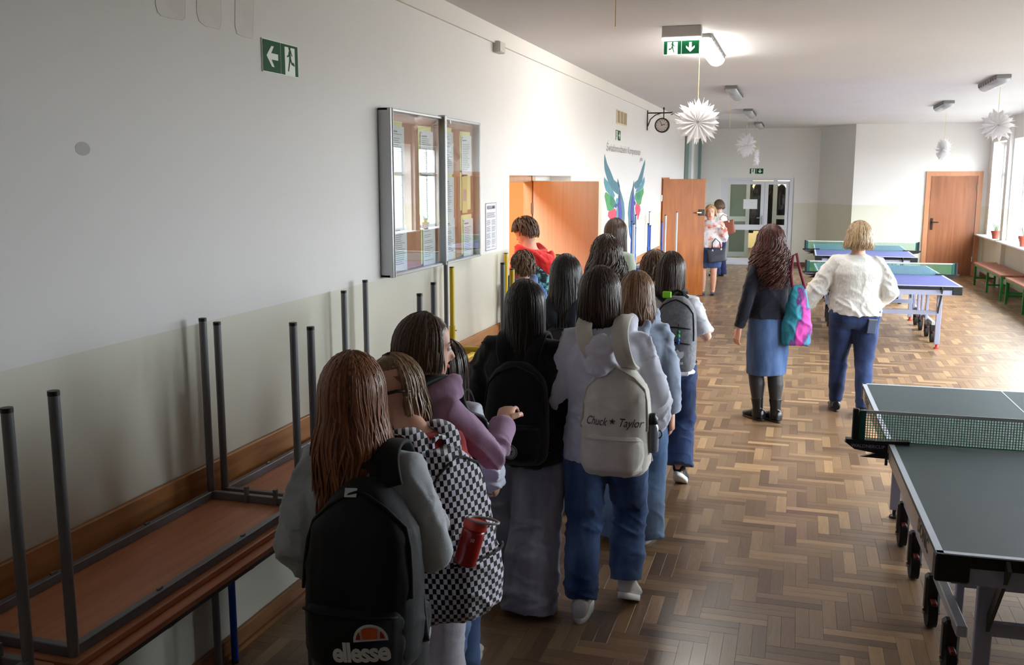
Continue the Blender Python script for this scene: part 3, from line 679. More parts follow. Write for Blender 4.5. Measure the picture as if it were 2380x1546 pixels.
def tt_net(label, cx, cy, rz, cm=None):
    n_ = thing('table_tennis_net', label, 'net', (cx, cy, 0.76), rz, 'table tennis nets')
    ext, Hn = 0.915, 0.152
    net = M('net_thread_green', rgb(66, 150, 108), 0.7); tape = M('net_tape_white', rgb(205, 208, 205), 0.7)
    m = MB(); s = 0.0016
    def sag(x): return 0.0
    for i in range(int(2*ext/0.0120)+1):
        x = -ext+0.03+i*0.0120
        if x > ext-0.03: break
        m.box((x-s, -s, 0.006), (x+s, s, Hn-0.012))
    for j in range(12):
        z = 0.008+j*0.0118; m.box((-ext+0.03, -s*0.8, z-s*0.8), (ext-0.03, s*0.8, z+s*0.8))
    obj('mesh', m, net, n_, kind='stuff')
    obj('top_tape', MB().box((-ext+0.02, -0.003, Hn-0.014), (ext-0.02, 0.003, Hn)), tape, n_)
    obj('bottom_cord', MB().box((-ext+0.02, -0.003, 0.003), (ext-0.02, 0.003, 0.009)), net, n_)
    for su in (-1, 1):
        x = su*ext
        p = obj('post', MB().cbox(np.array([x-0.014, -0.014, -0.02]), np.array([x+0.014, 0.014, Hn+0.006]), 0.004), BLACKP, n_)
        obj('sleeve', MB().box((min(x-su*0.014, x-su*0.045), -0.006, 0.002), (max(x-su*0.014, x-su*0.045), 0.006, Hn-0.004)), M('net_sleeve_green', rgb(8, 82, 76), 0.6), p)
        poly = [(x+su*0.035, -0.022), (x+su*0.03, -0.002), (x-su*0.245, 0.002), (x-su*0.245, 0.018), (x-su*0.235, 0.018), (x+su*0.03, 0.004), (x+su*0.045, -0.006)]
        arm = MB().prism([(x+su*0.04, 0.0), (x-su*0.24, 0.001), (x-su*0.24, 0.018), (x-su*0.12, 0.012), (x+su*0.04, 0.012)], lambda a, b, t: (a, -0.022+t*1.0, b), 0.044)
        obj('clamp_arm', arm, BLACKP, n_)
        arm2 = MB().prism([(x+su*0.045, -0.002), (x+su*0.0, -0.035), (x-su*0.10, -0.05), (x-su*0.148, -0.05), (x-su*0.148, -0.002)], lambda a, b, t: (a, -0.016+t, b), 0.032)
        cl = obj('clamp', arm2, BLACKP, n_)
        obj('lever', MB().prism([(x-su*0.03, -0.072), (x-su*0.10, -0.05), (x-su*0.16, -0.05), (x-su*0.16, -0.075)], lambda a, b, t: (a, -0.01+t, b), 0.02), BLACKP, cl)
        obj('screw', MB().tube([(x-su*0.145, -0.008, -0.105), (x-su*0.145, -0.008, -0.05)], 0.007, 8), BLACKP, cl, auto=True)
        if su < 0:
            v, f = text_mesh('WALDNERCLIP', 0.022, 0.01, 0.0, 0.0, 1.0)
            P = np.stack([v[:, 0]*1.0+x+0.06, np.full(len(v), -0.0165), v[:, 1]-0.018], 1)
            o = link_mesh('lettering', P, f, M('lilac_print', rgb(150, 150, 178), 0.5), n_, smooth=False); o['label'] = 'pale clamp lettering'
    return n_
tt_table('near green table tennis table with grey frame, cut by the right edge', 1.2163, 4.6825, 0.0276, rgb(54, 74, 78), 'green_table', SILV, 'DONIC', footred=False)
tt_net('green net clamped across the near green table tennis table', 1.2163, 4.6825, 0.0276)
tt_table('middle blue table tennis table in front of the woman in the white jumper', 1.0366, 13.224, 0.0246, rgb(92, 96, 160), 'blue_table', BLACKP)
tt_net('green net on the middle blue table tennis table', 1.0366, 13.224, 0.0246)
q1, q2 = at_z(1900, 595.5, 0.76), at_z(2126, 597, 0.76)
t3x, t3y = (q1[0]+q2[0])/2, (q1[1]+q2[1])/2+1.37
t3y = max(t3y, 14.75+1.37)
tt_table('farthest blue table tennis table close to the pale far wall', t3x, t3y, 0.0, rgb(98, 104, 160), 'far_blue_table', BLACKP, footred=False)
tt_net('green net on the farthest blue table tennis table', t3x, t3y, 0.0)

# ------------------------------------------------------------------ benches and flower pots on the right
SEATW = wood('bench_seat_wood', rgb(150, 84, 62), rgb(172, 104, 78), (8, 0.8, 8), 0.4)
def bench(label, y0, y1):
    t = thing('bench', label, 'bench', (3.39, (y0+y1)/2, 0), 0, 'green benches under the windows')
    hy = (y1-y0)/2; hx = 0.17; H = 0.43
    obj('seat', MB().cbox(np.array([-hx-0.03, -hy, H-0.03]), np.array([hx+0.03, hy, H]), 0.005), SEATW, t)
    fr = MB()
    for sx in (-1, 1): fr.box((sx*hx-0.015, -hy+0.02, H-0.07), (sx*hx+0.015, hy-0.02, H-0.03))
    for sy in (-1, 0, 1): fr.box((-hx, sy*(hy-0.04)-0.015, H-0.07), (hx, sy*(hy-0.04)+0.015, H-0.03))
    obj('frame', fr, GREEN, t)
    for sx in (-1, 1):
        for sy in (-1, 0, 1):
            y = sy*(hy-0.04)
            obj('leg', MB().cbox(np.array([sx*hx-0.018, y-0.018, 0]), np.array([sx*hx+0.018, y+0.018, H-0.03]), 0.003), GREEN, t)
    sh = MB()
    for sy in (-1, 0, 1): y = sy*(hy-0.04); sh.box((-hx, y-0.012, 0.12), (hx, y+0.012, 0.15))
    obj('stretcher', sh, GREEN, t)
bench('green-legged bench with red-brown seat beside the far brown door', 17.1, 19.65)
bench('green-legged bench with red-brown seat cut by the right edge', 14.2, 16.75)
TERR = M('terracotta', rgb(150, 70, 52), 0.7)
def pot(label, x, y, z, s):
    t = thing('potted_plant', label, 'plant', (x, y, z), 0, 'flower pots on the window sills')
    m = MB(); n = 18
    def ring(r, z): a = np.arange(n)*2*math.pi/n; return np.stack([r*np.cos(a), r*np.sin(a), np.full(n, z)], 1)
    m.loft([ring(0.05*s, 0), ring(0.066*s, 0.1*s), ring(0.075*s, 0.1*s), ring(0.077*s, 0.135*s), ring(0.066*s, 0.135*s), ring(0.06*s, 0.12*s)])
    obj('pot', m, TERR, t, auto=True)
    for k in range(9):
        a = k*2.4; L = (0.12+0.05*random.random())*s
        p = [(0.02*math.cos(a), 0.02*math.sin(a), 0.12*s), (0.04*math.cos(a), 0.04*math.sin(a), 0.12*s+L*0.6), (0.075*math.cos(a), 0.075*math.sin(a), 0.12*s+L)]
        obj('leaf', MB().tube(p, [0.004, 0.014, 0.003], 6, [1, 0.25, 0.3]), M('pale_leaf', rgb(150, 176, 150), 0.5), t, smooth=True)
zs = SZ+0.025
pp = at_y(2325, 548, 19.62); pot('small terracotta pot with pale leaves on the far window sill', XR-0.08, 19.75, zs, 1.1)
pot('terracotta pot on the nearer window sill, cut by the right edge', XR-0.02, 17.62, zs, 1.3)

# ------------------------------------------------------------------ notice board with pinned sheets
nb = thing('notice_board', 'glazed cork notice board with aluminium frame above the stacked tables', 'board', (XL, 5.68, 1.9))
def bl(p): return np.array(p)-np.array([XL, 5.68, 1.9])
by0, by1, bz0, bz1, bm = 4.885, 6.475, 1.435, 2.362, 5.738
def bbox_(lo, hi, ch=0.0):
    a, b = bl(lo), bl(hi); return MB().box(np.minimum(a, b), np.maximum(a, b), ch=ch)
obj('cork_panel', bbox_((XL+0.005, by0+0.02, bz0+0.02), (XL+0.012, by1-0.02, bz1-0.02)), M('cork', rgb(178, 122, 88), 0.9, var=0.12, scale=90), nb)
for a, b in (((XL, by0, bz0), (XL+0.075, by0+0.03, bz1)), ((XL, by1-0.022, bz0), (XL+0.06, by1, bz1)), ((XL, by0, bz0), (XL+0.06, by1, bz0+0.016)), ((XL, by0, bz1-0.016), (XL+0.06, by1, bz1)), ((XL+0.03, bm-0.018, bz0), (XL+0.078, bm+0.018, bz1+0.01))):
    obj('frame', bbox_(a, b, 0.003), ALU, nb)
obj('seal', bbox_((XL+0.075, by0+0.026, bz0), (XL+0.079, by0+0.032, bz1)), WHITEP, nb)
BG = glass_mat('board_glass', (0.97, 0.985, 0.98, 1), 0.045)
obj('pane', bbox_((XL+0.050, by0+0.028, bz0+0.012), (XL+0.055, bm, bz1-0.012)), BG, nb)
obj('pane', bbox_((XL+0.060, bm, bz0+0.012), (XL+0.065, by1-0.018, bz1-0.012)), BG, nb)
obj('lock', MB().tube([bl((XL+0.078, bm+0.05, bz1-0.03)), bl((XL+0.09, bm+0.05, bz1-0.03))], 0.012, 12), CHROME, nb, auto=True)
rows = ['top', 'middle', 'bottom']; cols = ['first', 'second', 'third', 'fourth']
tx = np.array([4.97, 5.43, 5.80, 6.17])
def sheet(r, c):
    y = tx[c]+(0.0 if r != 2 else 0.02); w, h = 0.215, 0.27
    z = [2.035, 1.765, 1.475][r]-0.012*((c+r) % 2)
    t = thing('notice_sheet', 'white printed sheet on yellow paper pinned on the cork board, %s row, %s column from the window end' % (rows[r], cols[c]), 'paper', (XL+0.013, y, z), 0, 'sheets pinned on the cork board')
    t['label'] = 'white sheet over yellow paper on the cork board, %s row, %s from its left frame' % (rows[r], cols[c])
    tl = random.uniform(-0.02, 0.02)
    odd = (r == 1 and c == 3)
    obj('yellow_backing', MB().box((0, 0, 0), (0.001, w, h), np.array(Matrix.Rotation(tl, 4, 'X'))), PAPERY, t)
    tl2 = tl+random.uniform(-0.02, 0.02)
    Mr = np.array(Matrix.Translation((0.004, 0.028, -0.028))@Matrix.Rotation(tl2, 4, 'X'))
    if odd:
        obj('page', MB().box((0, 0, 0.01), (0.001, w*0.5, h), Mr), M('ochre_page', rgb(226, 206, 128), 0.8), t)
        obj('emblem', MB().box((0.0012, w*0.12, 0.09), (0.002, w*0.4, 0.17), Mr), M('faded_red', rgb(205, 160, 160), 0.8), t)
    else:
        obj('page', MB().box((0, 0, 0), (0.001, w-0.01, h), Mr), PAPERW, t)
        m = MB(); z_ = h-0.035
        m.box((0.0012, 0.02, z_), (0.0018, 0.02+0.4*w, z_+0.008), Mr)
        while z_ > 0.05:
            z_ -= 0.012
            if random.random() < 0.12: continue
            m.box((0.0012, 0.02, z_), (0.0018, 0.02+(w-0.06)*random.uniform(0.6, 1.0), z_+0.0035), Mr)
        obj('print', m, INK, t, kind='stuff')
    obj('pin', MB().sphere((0.006, 0.04, h-0.04), 0.004, 8, 6), CHROME, t, smooth=True)
for r in range(3):
    for c in range(4): sheet(r, c)

# poster beside the first door
ps = thing('wall_poster', 'narrow white rules poster with two text columns beside the classroom door', 'poster', (XL+0.002, 6.885, 1.625))
obj('sheet', MB().box((-0.001, -0.13, -0.178), (0.002, 0.13, 0.175)), M('lilac_white_sheet', rgb(222, 222, 232), 0.7), ps)
v, f = text_mesh('REGULAMIN', 0.036, 0.02)
obj('frame', MB().box((0.002, -0.13, -0.178), (0.003, -0.126, 0.175)).box((0.002, 0.126, -0.178), (0.003, 0.13, 0.175)).box((0.002, -0.13, -0.178), (0.003, 0.13, -0.174)).box((0.002, -0.13, 0.171), (0.003, 0.13, 0.175)), INK, ps)
link_mesh('lettering', np.stack([np.full(len(v), 0.0028), v[:, 0], v[:, 1]+0.14], 1), f, INKD, ps, smooth=False)
m = MB()
for k in range(6): m.box((0.002, -0.11, 0.10-k*0.007), (0.0026, 0.11*random.uniform(0.7, 1), 0.1035-k*0.007))
for k in range(30):
    if k % 7 == 6: continue
    for ya, yb in ((-0.112, -0.008), (0.01, 0.112)): m.box((0.002, ya, 0.045-k*0.007), (0.0026, ya+(yb-ya)*random.uniform(0.75, 1), 0.0482-k*0.007))
obj('print', m, INK, ps, kind='stuff')

# ------------------------------------------------------------------ escape signs
MAN = [[(-.02, .62), (.10, .60), (.18, .46), (.27, .34), (.22, .30), (.12, .42), (.06, .48), (.10, .22), (.20, .02), (.42, .00), (.50, -.10), (.47, -.17), (.16, -.10), (.04, .06), (-.06, -.18), (-.16, -.46), (-.26, -.44), (-.10, .06), (-.08, .34), (-.14, .26), (-.32, .22), (-.33, .29), (-.18, .34), (-.12, .50)]]
ARW = [(-.72, 0), (-.08, .66), (.24, .66), (-.12, .2), (.74, .2), (.74, -.2), (-.12, -.2), (.24, -.66), (-.08, -.66)]
def escape_sign(root, fn, w, h, man_first, man_flip, arrow, mats=(SIGNG, SIGNW), mirror=1):
    """fn(a, b, d): a across, b up, d out of the face; two square fields side by side"""
    g, wh = mats
    obj('plate', MB().prism([(-w/2, -h/2), (w/2, -h/2), (w/2, h/2), (-w/2, h/2)], fn, 0.006), wh, root)
    q = w*0.485; hq = h*0.94
    for k, c in enumerate((-w*0.25, w*0.25)):
        r = min(q, hq)/2
        o = obj('green_field', MB().prism([(c-q/2, -hq/2), (c+q/2, -hq/2), (c+q/2, hq/2), (c-q/2, hq/2)], lambda a, b, d: fn(a, b, 0.006+d), 0.0012), g, root)
        if (k == 0) == man_first:
            obj('doorway', MB().prism([(c-q*.30, -hq*.5), (c+q*.30, -hq*.5), (c+q*.30, hq*.42), (c-q*.30, hq*.42)], lambda a, b, d: fn(a, b, 0.0072+d), 0.0012), wh, root)
            mm = MB(); s = hq*0.82; fl_ = -1 if man_flip else 1
            mm.prism([(c+fl_*x*s*0.72, y*s*0.82-0.08*s) for x, y in MAN[0]][::fl_], lambda a, b, d: fn(a, b, 0.0084+d), 0.001)
            a = [(c+fl_*(-.02)*s+0.075*s*math.cos(t), 0.47*s+0.085*s*math.sin(t)) for t in np.linspace(0, 2*math.pi, 15)[:-1]]
            mm.prism(a, lambda a, b, d: fn(a, b, 0.0084+d), 0.001)
            obj('running_figure', mm, g, root)
        else:
            ca, sa = math.cos(arrow), math.sin(arrow)
            obj('arrow', MB().prism([(c+(x*ca-y*sa)*r*1.0, (x*sa+y*ca)*r*1.0) for x, y in ARW], lambda a, b, d: fn(a, b, 0.0072+d), 0.0012), wh, root)
s1 = thing('exit_sign', 'green escape sign with left arrow and running figure high on the near left wall', 'sign', (XL, 3.868, 2.503), 0, 'green escape signs')
escape_sign(s1, lambda a, b, d: (d, a, b), 0.302, 0.14, False, False, 0)
s2 = thing('exit_sign', 'small green escape sign below the vent above the painted wings', 'sign', (XL, 12.07, 2.51), 0, 'green escape signs')
escape_sign(s2, lambda a, b, d: (d, a, b), 0.34, 0.13, True, True, math.pi)
s3 = thing('exit_sign', 'green escape sign with down arrow above the glazed far door', 'sign', (-0.967, YF, 2.135), 0, 'green escape signs')
escape_sign(s3, lambda a, b, d: (a, -d, b), 0.30, 0.125, True, True, math.pi/2)
# ceiling mounted lit sign
s4 = thing('exit_lamp', 'lit ceiling box with hanging green escape sign and down arrow', 'sign', (-0.888, 7.36, ZC))
zb = at_y(1585, 90, 7.36)[2]-ZC; zl = at_y(1585, 127, 7.36)[2]-ZC
obj('housing', MB().cbox(np.array([-0.145, -0.03, zb+0.008]), np.array([0.145, 0.04, 0.0]), 0.004), M('lamp_housing', rgb(190, 182, 178), 0.5), s4)
obj('light_strip', MB().cbox(np.array([-0.145, -0.034, zb-0.012]), np.array([0.145, 0.044, zb+0.008]), 0.006), M('lit_strip', rgb(255, 255, 250), 0.4, emit=2.2), s4)
LITG = M('lit_sign_green', rgb(16, 110, 66), 0.4, emit=0.18); LITW = M('lit_sign_white', rgb(250, 252, 246), 0.4, emit=0.55)
zc4 = (zb-0.012+zl)/2; hh4 = (zb-0.012)-zl
pnl = bpy.data.objects.new('sign_panel', None); C.objects.link(pnl); pnl.parent = s4
escape_sign(pnl, lambda a, b, d: (a, -0.004-d, b+zc4), 0.262, hh4, True, True, math.pi/2, (LITG, LITW))

# ------------------------------------------------------------------ ceiling luminaires, strings and paper stars
DIFF_OFF = M('prismatic_cover', rgb(168, 174, 180), 0.25, spec=0.7); DIFF_ON = M('glowing_cover', rgb(255, 252, 246), 0.3, emit=28.0)
BASEL = M('luminaire_base', rgb(120, 120, 118), 0.5); RIBG = M('luminaire_rib', rgb(92, 94, 96), 0.4)
def lamp(label, x, y, L, on):
    t = thing('ceiling_lamp', label, 'lamp', (x, y, ZC), 0, 'fluorescent ceiling lamps')
    h = L/2
    obj('base', MB().cbox(np.array([-0.075, -h, -0.035]), np.array([0.075, h, 0]), 0.006), BASEL, t)
    n = 14; rings = []
    for yy_, s in ((-h+0.005, 0.5), (-h+0.03, 1), (h-0.03, 1), (h-0.005, 0.5)):
        a = np.linspace(math.pi, 2*math.pi, n); r = [(0.072*math.cos(q)*(0.8+0.2*s), yy_, -0.035+0.058*math.sin(q)*s) for q in a]
        rings.append(np.array(r))
    obj('diffuser', MB().loft(rings), DIFF_ON if on else DIFF_OFF, t, smooth=True)
    for k in range(8):
        y_ = -h+0.06+(L-0.12)*k/7
        for sx in (-1, 1): obj('clip', MB().box((sx*0.071-0.007, y_-0.012, -0.05), (sx*0.071+0.007, y_+0.012, -0.012)), RIBG, t)
    return t
lamp('lit fluorescent lamp glowing white beside the hanging escape sign', -0.79, 8.5, 1.45, True)
lamp('unlit fluorescent lamp behind the lit one, first on the left of the ceiling', -0.86, 12.8, 1.27, False)
lamp('unlit fluorescent lamp above the small paper star, second behind the lit one', -0.865, 16.9, 1.27, False)
lamp('unlit fluorescent lamp nearest the far wall above the glazed door', -0.86, 20.7, 1.27, False)
lamp('unlit fluorescent lamp on the right of the ceiling nearest the windows corner', 2.05, 12.25, 1.15, False)
lamp('unlit fluorescent lamp on the right, above the edge-on paper star', 2.0, 15.9, 1.15, False)
def crepe():
    m = M('white_crepe_paper', rgb(240, 239, 242), 0.75, var=0.03, scale=30); n = m.node_tree.nodes; L = m.node_tree.links
    t = n.new('ShaderNodeBsdfTranslucent'); t.inputs[0].default_value = rgb(246, 244, 244); mx = n.new('ShaderNodeMixShader'); mx.inputs[0].default_value = 0.6
    L.new(n['Principled BSDF'].outputs[0], mx.inputs[1]); L.new(t.outputs[0], mx.inputs[2]); L.new(mx.outputs[0], n['Material Output'].inputs[0])
    return m
STARP = crepe()
CORD = M('yellow_cord', rgb(214, 186, 96), 0.7)
def paper_star(label, pos, R, aim, npt=18, thick=0.085, seed=1, cord_top=None):
    t = thing('paper_star', label, 'decoration', tuple(pos), 0, 'white paper stars hanging from the ceiling')
    r = random.Random(seed); f_ = nrm(aim); up = np.array([0, 0, 1.0]); s = nrm(np.cross(f_, up)); up = np.cross(s, f_)
    for k in range(npt):
        a0 = 2*math.pi*k/npt; da = 2*math.pi/npt
        def P(rad, a, d): return (s*math.cos(a)+up*math.sin(a))*rad+f_*d
        Rk = R*r.uniform(0.9, 1.06); th = thick
        m = MB(); tip = P(Rk, a0+r.uniform(-.05, .05), r.uniform(-0.5, 0.5)*th)
        sh = R*0.72
        # one folded bag: a wedge of four creased sheets ending in a point
        fr = [P(0.012, a0, th*0.30), P(0.012, a0, -th*0.30)]
        L_ = [P(sh, a0-da*0.50, th*0.0)]; R_ = [P(sh, a0+da*0.50, 0)]
        F_ = P(sh*0.96, a0+da*0.02, th*0.62); B_ = P(sh*0.96, a0-da*0.02, -th*0.62)
        LF = P(R*0.40, a0-da*0.5, th*0.10); RF = P(R*0.40, a0+da*0.5, th*0.10); LB = P(R*0.40, a0-da*0.5, -th*0.10); RB = P(R*0.40, a0+da*0.5, -th*0.10)
        v = [fr[0], fr[1], LF, RF, LB, RB, L_[0], R_[0], F_, B_, tip, P(R*0.55, a0, th*0.66), P(R*0.55, a0, -th*0.66)]
        fc = [(0, 2, 11), (0, 11, 3), (2, 6, 8, 11), (11, 8, 7, 3), (6, 10, 8), (8, 10, 7), (1, 12, 4), (1, 5, 12), (4, 12, 9, 6), (12, 5, 7, 9), (6, 9, 10), (9, 7, 10), (0, 1, 4, 2), (0, 3, 5, 1), (2, 4, 6), (3, 7, 5)]
        m.add(v, fc)
        for q in (-1, 1):   # curled corner tips of the cut bag edge
            e0 = P(sh*0.93, a0+q*da*0.42, q*th*0.25); e1 = P(R*r.uniform(0.90, 1.08), a0+q*da*r.uniform(.22, .42), q*th*r.uniform(0.3, 0.9)); e2 = P(sh*0.85, a0+q*da*0.12, th*0.5*q)
            e3 = e0+f_*0.004
            m.add([e0, e1, e2, e3], [(0, 1, 2), (3, 2, 1), (0, 3, 1), (0, 2, 3)])
        obj('paper_point', m, STARP, t)
    ct = np.array([0, 0, ZC-pos[2]]) if cord_top is None else np.array(cord_top)-np.array(pos)
    obj('cord', MB().tube([(0, 0, 0), tuple(ct)], 0.0022, 6), CORD, t)
    return t
def toward(p): return np.array([0-p[0], 0-p[1], 0.0])
p1 = at_y(1621, 283, 8.8); paper_star('big bright white paper star hanging below the lit lamp', p1, 0.205, toward(p1)+np.array([0.5, 0, -2.2]), 16, 0.11, 1)
p2 = at_y(1734, 338, 16.6); paper_star('small white paper star hanging in front of the far wall above the glazed door', p2, 0.205, toward(p2)+np.array([13, 2, 0]), 14, 0.11, 2)
p3 = at_y(1757.5, 366, 18.6); paper_star('faint narrow paper star seen edge-on beside the small white one', p3, 0.16, np.array([0.55, 0.05, 0])*10+toward(p3)*0.05, 14, 0.07, 3)
p4 = at_y(2193, 349, 18.3); paper_star('white paper star seen edge-on in front of the wall with the brown door', p4, 0.20, np.array([1.0, 0.28, 0.0]), 14, 0.12, 4)
p5 = at_y(2318, 291, 13.3); paper_star('white paper star hanging near the window side, below the right lamp', p5, 0.205, toward(p5)+np.array([5, 0, 0.5]), 14, 0.12, 5)
ya = XL+0.055; vs = at_y(1008, 306, 7.9); p6 = (2*ya-vs[0], 7.9, vs[2])
m = MB().tube([at_y(1428, -40, 4.62), at_y(1430, 62, 4.62)], 0.0016, 5); sc_ = thing('hanging_cord', 'loose yellow cord hanging from the near ceiling, nothing on it', 'cord', (0, 0, 0), 0, 'bare yellow cords'); obj('cord', MB().tube([tuple(at_y(1430, 62, 4.62)[:2])+(ZC,), at_y(1430, 62, 4.62)], 0.0018, 6), CORD, sc_)
qs = at_y(1696, 302, 12.9); sc2 = thing('hanging_cord', 'loose yellow cord hanging behind the bright star from the second lamp', 'cord', (0, 0, 0), 0, 'bare yellow cords'); obj('cord', MB().tube([(qs[0], qs[1], ZC-0.1), tuple(qs)], 0.0022, 6), CORD, sc2)

# ------------------------------------------------------------------ things on the left wall
jb = thing('junction_box', 'small grey junction box on the cable line below the ceiling', 'box', (XL, 7.02, 2.942))
obj('housing', MB().cbox(np.array([0, -0.07, -0.04]), np.array([0.05, 0.07, 0.04]), 0.004), M('box_grey', rgb(198, 192, 184), 0.5), jb)
obj('lid', MB().cbox(np.array([0.05, -0.065, -0.036]), np.array([0.055, 0.065, 0.036]), 0.002), M('box_grey', rgb(198, 192, 184), 0.5), jb)
vt = thing('wall_vent', 'three-slot cream air vent above the small green sign', 'vent', (XL, 12.3, 2.735))
obj('plate', MB().box((0, -0.36, -0.085), (0.012, 0.36, 0.085)), M('cream_vent', rgb(216, 200, 168), 0.6), vt)
for k in (-1, 0, 1): obj('grille', MB().cbox(np.array([0.012, k*0.235-0.075, -0.072]), np.array([0.02, k*0.235+0.075, 0.072]), 0.003), M('tan_grille', rgb(158, 138, 112), 0.7), vt)
ck = thing('station_clock', 'round double-sided dark clock on a wrought bracket above the painted wings', 'clock', (XL, 14.45, 2.74))
IRON = M('wrought_iron', rgb(46, 42, 42), 0.5, metal=0.3)
obj('wall_plate', MB().box((0, -0.02, -0.06), (0.012, 0.02, 0.24)), IRON, ck)
obj('bracket', MB().tube([(0.01, 0, 0.19), (0.36, 0, 0.19)], 0.010, 8).tube([(0.012, 0, 0.0), (0.05, 0, 0.10), (0.12, 0, 0.16), (0.2, 0, 0.185)], 0.008, 8).tube([(0.33, 0, 0.19), (0.37, 0, 0.2), (0.38, 0, 0.17), (0.35, 0, 0.16)], 0.006, 6), IRON, ck, auto=True)
ccx = 0.225
obj('hanger', MB().tube([(ccx+0.02, 0, 0.1), (ccx+0.02, 0, 0.24)], 0.008, 8).sphere((ccx+0.02, 0, 0.25), (0.014, 0.014, 0.022)), IRON, ck, auto=True)
obj('case', MB().tube([(ccx, -0.035, 0.01), (ccx, 0.035, 0.01)], 0.108, 32), IRON, ck, auto=True)
fc = obj('face', MB().tube([(ccx, -0.038, 0.01), (ccx, -0.034, 0.01)], 0.088, 32), M('clock_face', rgb(196, 184, 176), 0.5), ck, auto=True)
mk = MB()
for k in range(12):
    a = k*math.pi/6; mk.box((-0.003, -0.041, 0.068), (0.003, -0.038, 0.082), np.array(Matrix.Translation((ccx, 0, 0.01))@Matrix.Rotation(a, 4, 'Y')))
obj('hour_mark', mk, IRON, fc)
obj('hand', MB().box((-0.004, -0.043, -0.01), (0.004, -0.041, 0.05), np.array(Matrix.Translation((ccx, 0, 0.01))@Matrix.Rotation(1.3, 4, 'Y'))), IRON, fc)
obj('hand', MB().box((-0.003, -0.045, -0.01), (0.003, -0.043, 0.07), np.array(Matrix.Translation((ccx, 0, 0.01))@Matrix.Rotation(-0.4, 4, 'Y'))), IRON, fc)
# patched plaster marks near the ceiling
PLS = M('plaster_patch', rgb(220, 217, 213), 0.75, var=0.04, scale=6)
def patch(lab, pts):
    w = [at_x(X, Y, XL) for X, Y in pts]; c = np.mean(w, 0)
    t = thing('plaster_patch', lab, 'patch', (XL, c[1], c[2]), 0, 'filled outlets near the top left')
    obj('filler', MB().prism([(p[1]-c[1], p[2]-c[2]) for p in w], lambda a, b, d: (d, a, b), 0.0015), PLS, t)
    obj('rim', MB().tube([(0.001, p[1]-c[1], p[2]-c[2]) for p in w], 0.0012, 6), PLS, t, smooth=True)
patch('first filled outlet patch at the top left of the wall', [(360, -40), (361, 10), (366, 28), (374, 36), (395, 42), (424, 47), (430, 40), (430, -40)][::-1])
patch('middle filled outlet patch at the top left of the wall', [(456, -30), (457, 30), (462, 48), (475, 60), (510, 68), (514, 50), (512, -30)][::-1])
patch('last filled outlet patch, nearest the green arrow sign', [(546, -30), (546, 60), (550, 78), (562, 84), (586, 90), (588, 60), (588, -30)][::-1])
sm = thing('wall_smudge', 'round grey smudge on the near left wall', 'stain', (XL, 2.607, 2.078))
obj('mark', MB().prism([(0.034*math.cos(a)*1.0, 0.022*math.sin(a)) for a in np.linspace(0, 6.283, 25)[:-1]], lambda a, b, d: (d, a, b), 0.0008), M('smudge_grey', rgb(194, 191, 188), 0.8), sm)

# ------------------------------------------------------------------ painted wings
FC = dict(teal=rgb(78, 122, 136), teal2=rgb(86, 140, 152), slate=rgb(62, 86, 104), green=rgb(72, 146, 84), green2=rgb(50, 124, 96), red=rgb(236, 66, 92), red2=rgb(170, 62, 84), indigo=rgb(74, 64, 158), cyan=rgb(70, 150, 168), blue=rgb(52, 84, 150))
def fmat(k): return M('mural_'+k, FC[k], 0.7, var=0.12, scale=9)
wg = thing('wing_mural', 'pair of painted feathered wings in teal, green and red on the left wall', 'mural', (XL, 12.7, 1.6))
def fea(pts, col, lay, ox=1380, oy=320, s=8.586):
    w = [at_x(ox+X/s, oy+Y/s, XL) for X, Y in pts]
    pl = [(p[1]-12.7, p[2]-1.6) for p in w]
    ar = sum(pl[i][0]*pl[(i+1) % len(pl)][1]-pl[(i+1) % len(pl)][0]*pl[i][1] for i in range(len(pl)))
    if ar < 0: pl = pl[::-1]
    obj('feather', MB().prism(pl, lambda a, b, d: (0.0006+lay*0.0006+d, a, b), 0.0006), fmat(col), wg)
fea([(500, 1000), (560, 1150), (600, 1300), (618, 1500), (600, 1850), (560, 2100), (520, 2100), (440, 1750), (470, 1350), (490, 1150)], 'slate', 0)
fea([(212, 320), (205, 480), (215, 640), (270, 840), (330, 1000), (430, 1100), (500, 1150), (510, 1000), (470, 900), (400, 840), (330, 660), (270, 530)], 'teal', 1)
fea([(205, 790), (200, 900), (240, 1050), (330, 1160), (400, 1210), (420, 1150), (380, 1050), (280, 880)], 'teal2', 2)
fea([(475, 810), (470, 900), (500, 1000), (520, 1060), (515, 960)], 'slate', 3)
fea([(510, 1000), (560, 1150), (600, 1300), (618, 1500), (604, 1850), (560, 1850), (560, 1500), (530, 1250)], 'teal', 2)
fea([(225, 1100), (215, 1180), (250, 1350), (270, 1450), (330, 1480), (400, 1420), (440, 1300), (400, 1210), (330, 1160), (250, 1090)], 'green', 1)
fea([(330, 1160), (400, 1210), (440, 1300), (380, 1400), (330, 1330)], 'green2', 2)
fea([(500, 1200), (490, 1400), (500, 1560), (520, 1850), (550, 1850), (552, 1450), (530, 1250)], 'indigo', 3)
fea([(455, 1200), (440, 1260), (460, 1330), (485, 1280), (480, 1215)], 'cyan', 3)
fea([(440, 1310), (400, 1370), (440, 1410), (480, 1340)], 'indigo', 3)
fea([(470, 1350), (440, 1500), (430, 1750), (480, 1750), (490, 1450)], 'teal2', 2)
fea([(430, 1410), (350, 1450), (290, 1480), (280, 1560), (330, 1640), (420, 1640), (450, 1500)], 'red', 2)
fea([(330, 1640), (300, 1720), (330, 1900), (420, 1900), (430, 1640)], 'red2', 1)
fea([(800, 950), (740, 1100), (700, 1300), (680, 1500), (700, 1800), (745, 2000), (790, 2250), (820, 2000), (820, 1650), (800, 1300), (800, 1100)], 'slate', 0)
